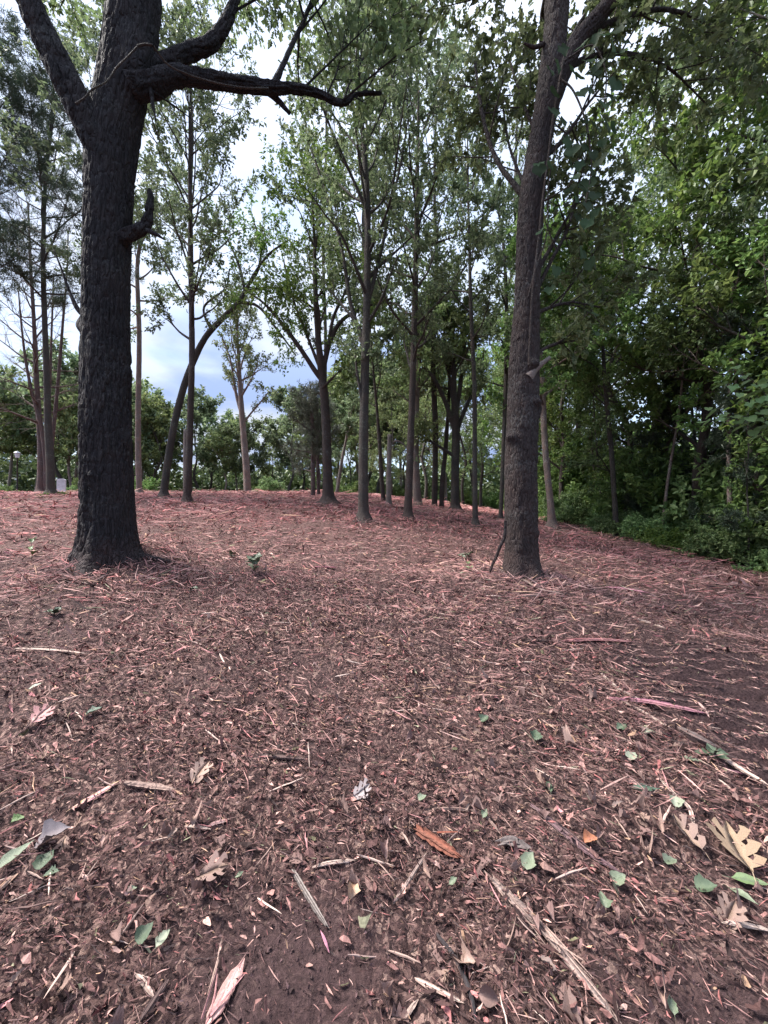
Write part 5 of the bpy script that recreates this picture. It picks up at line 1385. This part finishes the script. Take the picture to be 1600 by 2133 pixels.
W_('branch_piece', 'brown mottled piece of branch right of the pink yellow slab', 'branch', [(262, 1640), (310, 1646), (362, 1654)], 20, BRN, TAN, .7, 3, 24, tip=.7)
W_('wood_splinter', 'small pale straight splinter with a pink one beyond it, left of centre', 'splinter', [(388, 1728), (438, 1733)], 8, PALE, TAN, .6, 0, 25)
W_('wood_splinter', 'short salmon pink chip right of the small pale straight splinter', 'splinter', [(434, 1726), (476, 1714)], 10, PINK, PALE, .6, 0, 26)
W_('stick', 'long tan stick lying level near the left edge', 'stick', [(30, 1356), (100, 1358), (182, 1366)], 7, TAN, PALE, .7, 2, 27)
W_('stick', 'thin brown stick right of the long tan stick on the left', 'stick', [(182, 1384), (215, 1376), (248, 1366)], 6, BRN, TAN, .7, 1, 28)
W_('wood_slab', 'long pink red plank-like splinter lying level, right of centre', 'wood slab', [(1170, 1340), (1240, 1337), (1318, 1341)], 13, PINK, (.34, .13, .13), .5, 4, 29)
W_('stick', 'dark thin stick running into the left end of the pink red plank-like splinter', 'stick', [(1092, 1339), (1130, 1338), (1175, 1341)], 6, BRN, DKB, .7, 1, 30)
W_('wood_slab', 'bright pink slab lying beyond and right of the knotty brown oak', 'wood slab', [(1264, 1227), (1300, 1230), (1350, 1238)], 9, MAG, PINK, .5, 2, 31)
W_('wood_slab', 'small purple slab on the slope between the two big oaks', 'wood slab', [(655, 1184), (702, 1185)], 7, (.24, .07, .11), PINK, .6, 1, 32)
W_('branch_piece', 'dark rotten branch piece at mid foreground', 'branch', [(532, 1580), (585, 1583), (640, 1588)], 13, BRN, DKB, .7, 2, 33)
W_('wood_splinter', 'orange tan splinter cut by the left edge', 'splinter', [(-12, 1872), (30, 1832)], 17, (.36, .20, .13), TAN, .5, 1, 34)
W_('fallen_branch', 'pale curved fallen branch at the foot of the shrubs on the right', 'branch', [(1235, 1122), (1290, 1120), (1330, 1117), (1350, 1108)], 5, TAN, PALE, .8, 2, 35)
W_('stick', 'long tan stick crossing in front of the foot of the knotty brown oak', 'stick', [(1040, 1192), (1085, 1212), (1130, 1236), (1170, 1240)], 5, TAN, PALE, .8, 1, 36, lift=.03)
W_('branch_piece', 'dark thick stick lying in front of the knotty brown oak', 'branch', [(1085, 1241), (1150, 1240), (1205, 1243)], 8, DKB, BRN, .8, 1, 37)
W_('branch_piece', 'light brown stick piece left of the dark thick stick by the knotty oak', 'branch', [(1088, 1247), (1130, 1243)], 7, TAN, BRN, .8, 0, 38)
W_('stick', 'pale grey stick lying level near the left foot of the big dark oak', 'stick', [(265, 1237), (345, 1238)], 5, PALE, TAN, .7, 0, 39)
W_('stick', 'thin forked dark twig lying right of the orange red chunk', 'stick', [(972, 1852), (995, 1830), (1010, 1790)], 9, BRN, DKB, .8, 0, 40)
W_('stick', 'thin grey twig left below the orange red chunk', 'stick', [(820, 1890), (850, 1845), (888, 1785)], 9, GRYB, TAN, .8, 0, 41)
W_('wood_splinter', 'pale splinter at the right edge, lowest of the pale ones there', 'splinter', [(1510, 1930), (1605, 1946)], 16, (.36, .28, .25), PALE, .5, 1, 42)
W_('wood_splinter', 'dark red curved strip at lower right near the bottom', 'splinter', [(1298, 2045), (1312, 2080), (1340, 2108)], 13, (.24, .10, .09), TAN, .4, 0, 43)
W_('wood_splinter', 'tan splinter with a twist right of the knotty oak, uppermost on the mulch', 'splinter', [(1320, 1290), (1352, 1300), (1385, 1312)], 6, PALE, TAN, .6, 1, 44)
W_('stick', 'thin curved twig with pale end right of the orange red chunk', 'stick', [(905, 1690), (965, 1692), (1010, 1705), (1046, 1748)], 7, BRN, TAN, .8, 0, 45)

# ---- whole leaves lying about
def flat_leaf_mesh(seed, outline, mat, c0, c1, curl, cols=2):
    rs = np.random.RandomState(seed)
    u = np.linspace(0, 1, len(outline)); w = np.array(outline)
    V, C = [], []
    S = (-1, -.5, 0, .5, 1)
    ph = rs.uniform(0, 6.28)
    asym = 1 + .12 * rs.normal(size=(len(u), 2))
    for i, (uu, ww) in enumerate(zip(u, w)):
        for s_ in S:
            wk = ww * asym[i, int(s_ > 0)]
            V.append((uu - .5, s_ * wk, curl * (.9 * (s_ * wk) ** 2 / .1 + .25 * math.sin(3 * uu + ph) + .10 * rs.normal() * abs(s_))))
            k = rs.uniform(0, .5) + (.5 if s_ == 0 else 0)
            C.append(np.array(c0) * (1 - k) + np.array(c1) * k)
    F = [(i * 5 + j, i * 5 + j + 1, i * 5 + j + 6, i * 5 + j + 5) for i in range(len(u) - 1) for j in range(4)]
    g = Geo(); g.add(V, F, np.array(C))
    b = g.n
    tube(g, np.array([(-.5, 0, V[2][2]), (-.62, .01, V[2][2] - .01), (-.74, .03, V[2][2])]), np.array([.012, .009, .008]), 4, col=np.array(c1))
    return g.mesh('flat_leaf', mat, True)
def oak_leaf(seed, mat, c0, c1, curl, slim=1.0):
    """pin-oak leaf: narrow blade, three pairs of forward-pointing pointed lobes and a tip lobe"""
    rs = np.random.RandomState(seed)
    V, F, C = [], [], []
    ph = rs.uniform(0, 6.28)
    def pt(u, w, k):
        V.append((u - .5, w * slim, curl * (.55 * abs(w) ** 1.6 / .35 + .22 * math.sin(3.2 * u + ph) + .05 * rs.normal())))
        kk = np.clip(k + rs.uniform(-.2, .2), 0, 1); C.append(np.array(c0) * (1 - kk) + np.array(c1) * kk)
        return len(V) - 1
    us = [0, .10, .30, .37, .58, .65, .80, 1.0]
    mid = [pt(u, 0, .8) for u in us]
    for s_ in (-1, 1):
        wob = 1 + .15 * rs.normal(size=3)
        sin_ = [pt(u, s_ * w, .3) for u, w in zip(us, (.008, .05, .15, .10, .16, .12, .12, .0))][:-1]
        for i in range(6): F.append((mid[i], mid[i + 1], sin_[i + 1], sin_[i]))
        F.append((mid[6], mid[7], sin_[6], sin_[6]))
        for (a, b_, ut, wt) in ((1, 2, .33, .34 * wob[0]), (3, 4, .62, .46 * wob[1]), (5, 6, .86, .32 * wob[2])):
            u0, u1 = us[a], us[b_]
            m1 = pt(u0 * .45 + ut * .55 - .03, s_ * wt * .66, .2); m2 = pt(u1 * .3 + ut * .7 + .05, s_ * wt * .55, .2)
            t1 = pt(ut + .03, s_ * wt, .1); t2 = pt(ut + .10, s_ * wt * .78, .1); n1 = pt(ut + .11, s_ * wt * .55, .1)
            F += [(sin_[a], sin_[b_], m2, m1), (m1, m2, t2, t1), (m2, n1, t2, t2)]
    F4 = np.array([f for f in F if len(set(f)) == 4]); F3 = np.array([f[:3] if len(set(f[:3])) == 3 else (f[0], f[1], f[2]) for f in F if len(set(f)) == 3])
    g = Geo(); g.add(V, F4, np.array(C)); g.add_faces_only(F3, 0)
    z0 = V[0][2]
    tube(g, np.array([(-.5, 0, z0), (-.60, .01, z0 - .01), (-.70, .03, z0)]), np.array([.010, .008, .007]), 4, col=np.array(c1))
    return g.mesh('oak_leaf', mat, True)
LOBE = [.02, .10, .30, .12, .40, .16, .13, .42, .15, .12, .30, .12, .20, .10, .015]
LOBE2 = [.02, .06, .18, .09, .26, .12, .10, .30, .12, .24, .10, .14, .05, .01]
OVAL = [.03, .15, .25, .31, .33, .32, .28, .22, .14, .07, .01]
LANCE = [.02, .09, .15, .18, .185, .17, .15, .11, .07, .03, .005]
HEART = [.16, .34, .42, .44, .41, .35, .27, .18, .09, .01]
D1, D2, D3, D4, D5 = (.26, .175, .135), (.44, .32, .235), (.19, .125, .115), (.36, .245, .225), (.24, .20, .205)
G1, G2, G3, G4 = (.045, .072, .042), (.085, .115, .066), (.19, .215, .15), (.29, .31, .235)

def lay(name, me, px, py, size_px, yaw, tilt, label, cat, group=None, lift=.014):
    p = ground_at(px, py)
    o = bpy.data.objects.new(name, me); COL.objects.link(o)
    s = size_px / 800 * p[1]
    o.scale = (s, s, s); o.location = p + [0, 0, lift + s * abs(math.sin(R(tilt))) * .3]
    o.rotation_euler = (R(tilt * .6), R(-tilt), R(yaw))
    return tag(o, label, cat, group)

m_ = flat_leaf_mesh
lay('oak_leaf', oak_leaf(1, M_LITTER, (.25, .175, .12), (.32, .235, .165), .38), 1538, 1784, 108, 70, 14, 'large tan lobed oak leaf lying at the right edge', 'leaf', lift=.03)
lay('oak_leaf', oak_leaf(2, M_LITTER, (.24, .16, .14), (.28, .20, .15), .5), 1435, 1758, 72, 100, 25, 'smaller pinkish tan oak leaf left of the large tan one', 'leaf', lift=.03)
lay('oak_leaf', oak_leaf(3, M_LITTER, D5, (.34, .30, .31), .35), 752, 1660, 46, 20, 25, 'greyish purple dry leaf in mid foreground', 'leaf')
lay('oak_leaf', oak_leaf(4, M_LITTER, TAN, D1, .5), 418, 1624, 50, 60, 30, 'pale upright curled leaf left of mid foreground', 'leaf')
lay('oak_leaf', oak_leaf(5, M_LITTER, PINK, D4, .3), 86, 1500, 46, 75, 30, 'pink dry leaf standing up by the left edge', 'leaf')
lay('dry_leaf', m_(6, OVAL, M_LITTER, (.22, .19, .20), (.16, .13, .135), .3), 110, 1755, 62, 30, 12, 'grey purple dry leaf left, beyond the big green leaf', 'leaf')
lay('dry_leaf', m_(7, OVAL, M_LITTER, D2, (.40, .22, .13), .5), 733, 1862, 36, 80, 35, 'small orange brown curled leaf right of the weathered grey stick', 'leaf')
lay('dry_leaf', m_(8, OVAL, M_LITTER, D1, D4, .5), 975, 2022, 48, -40, 30, 'curled tan leaf right beside the dark crooked stick', 'leaf')
lay('dry_leaf', oak_leaf(9, M_LITTER, D3, D1, .4), 440, 1832, 70, 15, 15, 'large crumpled brown leaf left of the weathered grey stick', 'leaf')
lay('dry_leaf', oak_leaf(10, M_LITTER, (.22, .15, .13), D1, .5), 1520, 1920, 60, 30, 20, 'crumpled pinkish leaf under the green pair at the right edge', 'leaf')
lay('dry_leaf', m_(11, OVAL, M_LITTER, (.40, .17, .09), ORG, .4), 1232, 1760, 34, 10, 20, 'small orange leaf scrap above the purple brown strip', 'leaf')
gl = lambda s, o, a, b: m_(s, o, M_GLEAF, a, b, .18)
GREEN = [(303, 1959, 36, 60, 'round dark green leaf lying on the bare soil', HEART, G1, G2), (340, 1968, 34, 70, 'pale green leaf right beside the round dark green leaf', OVAL, G3, G4),
    (30, 1800, 66, 50, 'big elongated green leaf by the left edge', LANCE, G2, G3), (95, 1803, 40, 90, 'dark green leaf right of the big elongated one at left', HEART, G1, G2),
    (107, 1832, 30, 10, 'small green leaf below the dark green one at left', OVAL, G1, G2), (1102, 1806, 36, 40, 'pale crinkled green leaf below the grey bark curl', HEART, G3, G2),
    (1256, 1888, 28, 80, 'small bright green leaf right of the long frayed shred', HEART, G2, G3), (1346, 1653, 50, -20, 'elongated dark blue green leaf at right', LANCE, (.04, .085, .06), G1),
    (1317, 1584, 26, 30, 'pale square-cut green leaf scrap, right', HEART, G4, G3), (1296, 1524, 26, 20, 'dark green leaf below the magenta slab', OVAL, G1, G2),
    (1350, 1533, 18, -20, 'small pale green leaf right of the dark one below the slab', OVAL, G3, G4), (1143, 1646, 34, 80, 'dull green leaf standing up right of centre', LANCE, G2, G1),
    (1406, 1678, 28, 60, 'pale green leaf beside the pale curved splinter', HEART, G3, G4), (1565, 1850, 66, -20, 'large yellow green leaf under the tan oak leaf', LANCE, (.13, .19, .08), G2),
    (1550, 1880, 46, -60, 'pale green leaf hanging below the large yellow green one', LANCE, G3, G2), (1472, 1862, 40, -20, 'dark green leaf left of the yellow green pair', HEART, G1, G2),
    (195, 1489, 30, 25, 'dark green leaf at left, mid distance', OVAL, G1, (.05, .10, .07)), (75, 1437, 24, 40, 'pale green pointed leaf by the left edge', LANCE, G4, G3),
    (1440, 1590, 34, -30, 'green leaf half buried beside the barked branch piece', LANCE, G2, G3), (1010, 1505, 22, 30, 'dark green leaf in the litter right of centre', HEART, G1, G2),
    (1116, 1540, 26, 60, 'dark green leaf below and right of the centre litter', HEART, G1, G2), (1398, 1805, 28, 10, 'pale green scrap of leaf left of the large tan oak leaf', HEART, G3, G2),
    (880, 1672, 18, 10, 'tiny pale green leaf above the orange red chunk', HEART, G3, G2), (1010, 1706, 20, 50, 'small green leaf right of the orange red chunk', OVAL, G2, G3),
    (500, 1835, 16, 40, 'tiny dark green leaf in the litter left of the weathered stick', OVAL, G1, G2), (497, 1838, 14, 0, 'tiny green scrap beside another left of the weathered stick', OVAL, G2, G3),
    (944, 1848, 20, 20, 'small green leaf under the orange red chunk', OVAL, G2, G3), (1290, 1845, 34, 15, 'pale green torn leaf above the small bright green one', HEART, G3, G2),
    (405, 1232, 22, 10, 'green leaf on the litter right of the big dark oak foot', OVAL, G2, G3), (38, 1718, 22, 30, 'tuft-like yellow green leaf by the left edge', HEART, (.10, .18, .04), G2),
    (1400, 2110, 30, 70, 'dull green leaf near the bottom right', OVAL, G2, G3), (275, 1865, 18, 20, 'small grey green leaf right of the left green leaves', HEART, G3, G2)]
for i, (x, y, s, yaw, lab, ol, a, b_) in enumerate(GREEN):
    lay('green_leaf', gl(20 + i, ol, a, b_), x, y, s, yaw, random.Random(i).uniform(5, 25), lab, 'leaf', 'fresh green leaves on the mulch', lift=.02)

# ---- sprigs still rooted in the ground
def sprig(px, py, h_px, nl, lsz, label, seed, c0=G2, c1=G3):
    rs = np.random.RandomState(seed)
    b = ground_at(px, py); d = b[1]; H = h_px / 800 * d
    root = empty('sprig', b, label, 'sprig')
    mes = [flat_leaf_mesh(seed + k, OVAL if k else HEART, M_GLEAF, c0, c1, .2) for k in range(3)]
    g = Geo(); q = shoot(rs, np.zeros(3), np.array([.25, 0, 1]), H, 5, .12, .1); tube(g, q, np.linspace(.005, .002, len(q)), 5); g.obj('stem', M_BARKG, root)
    for i in range(nl):
        p, td, _, _ = along(q, .15 + .84 * (i + .5) / nl)
        o = bpy.data.objects.new('leaf', mes[i % 3]); COL.objects.link(o); o.parent = root
        s = lsz / 800 * d * rs.uniform(.7, 1.2); a = i * 2.4 + rs.uniform(0, .8)
        e = R(rs.uniform(-10, 50))
        o.scale = (s, s, s); o.rotation_euler = (R(rs.uniform(-20, 20)), -e, a)
        o.location = p + np.array([math.cos(a) * math.cos(e), math.sin(a) * math.cos(e), math.sin(e)]) * s * .6
sprig(525, 1198, 40, 8, 26, 'green leafy sprig between the two big oaks', 61)
sprig(970, 1166, 14, 6, 16, 'small low green sprig left of the knotty brown oak', 62)
sprig(66, 1166, 40, 4, 14, 'thin dark twig sprig with one yellow green tuft at the left edge', 63, (.10, .18, .04), G2)
sprig(112, 1282, 14, 7, 20, 'dark green low plant on the litter at left', 64, G1, G2)
sprig(978, 1196, 24, 4, 11, 'tiny sprig just left of the dead leaning stick', 65, (.13, .15, .05), G2)
sprig(1565, 1190, 26, 9, 24, 'low green plant at the right edge below the shrubs', 66)
sprig(1480, 1585, 24, 6, 26, 'small green plant beside the barked branch piece', 67, G1, G2)
sprig(480, 1165, 16, 5, 12, 'dull green tuft in the mulch left of the leafy sprig', 68, (.07, .10, .05), G2)

# ---- the larger loose pieces of the litter, each its own object
def loose():
    rs = np.random.RandomState(321)
    cols = [TAN, PALE, BRN, PINK, (.30, .21, .19), (.42, .31, .27)]
    sm = []
    for k in range(12):
        g = Geo(); n = 6
        q = np.stack([np.linspace(-.5, .5, n), np.cumsum(rs.normal(size=n)) * .018, np.abs(rs.normal(size=n)) * .012 + .02], -1)
        c = np.array(cols[k % 6]); tube(g, q, .5 * np.array([.35, .9, 1, .8, .6, .12]) * rs.uniform(.045, .09), 5, col=c * rs.uniform(.8, 1.2))
        if k % 3 == 0: tube(g, q[2:] + [0, .03, .01], np.linspace(.012, .002, 4), 4, col=c * 1.2)
        sm.append(g.mesh('splinter_piece', M_LITTER, False))
    N = 300
    dd = rs.uniform(1.05, 5.2, N * 3) ; px = rs.uniform(-20, 1620, N * 3)
    cnt = 0
    for d, x_ in zip(dd, px):
        x = (x_ - 800) / 800 * d
        if rs.uniform() < .85 * float(soil_mask(x, d)): continue
        o = bpy.data.objects.new('wood_splinter', sm[rs.randint(12)]); COL.objects.link(o)
        s = rs.uniform(.05, .14) * (1 + .10 * d)
        o.scale = (s, s * rs.uniform(.5, 1.0), s * rs.uniform(.5, 1.0)); yaw = float(flow(x, d)) + rs.normal() * .8
        o.rotation_euler = (rs.uniform(-.4, .4), rs.normal() * .12, yaw)
        o.location = (x, d, float(height(x, d)) + .012 + .01 * rs.uniform())
        tag(o, 'loose splinter of torn wood among the brown litter', 'splinter', 'loose splinters on the mulch')
        cnt += 1
        if cnt >= 250: break
    lm = [(lambda k_, o_, *a_: oak_leaf(k_, *a_) if o_ is None else flat_leaf_mesh(k_, o_, *a_))(400 + k, [None, OVAL, HEART, None, LANCE, OVAL][k % 6], M_LITTER, [(.24, .155, .13), (.21, .135, .12), (.30, .20, .18), (.17, .10, .09), (.22, .165, .155), (.14, .08, .075)][k % 6], [D1, D4, D1, D3, D1, D3][(k * 5) % 6], .75) for k in range(12)]
    cnt = 0
    dd = 1.0 + 3.6 * rs.uniform(size=N * 3) ** 1.3; px = rs.uniform(-20, 1620, N * 3)
    for d, x_ in zip(dd, px):
        x = (x_ - 800) / 800 * d
        if rs.uniform() < .9 * float(soil_mask(x, d)) or rs.uniform() > .35 + .65 * (x_ > 700): continue
        o = bpy.data.objects.new('dry_leaf', lm[rs.randint(12)]); COL.objects.link(o)
        s = rs.uniform(.03, .062)
        o.scale = (s, s * rs.uniform(.7, 1.1), s); o.rotation_euler = (rs.normal() * .35, rs.normal() * .3, rs.uniform(0, 6.28))
        o.location = (x, d, float(height(x, d)) + .02 + .012 * rs.uniform())
        tag(o, 'small dry brown leaf lying loose in the litter', 'leaf', 'dry leaves in the litter')
        cnt += 1
        if cnt >= 290: break
loose()
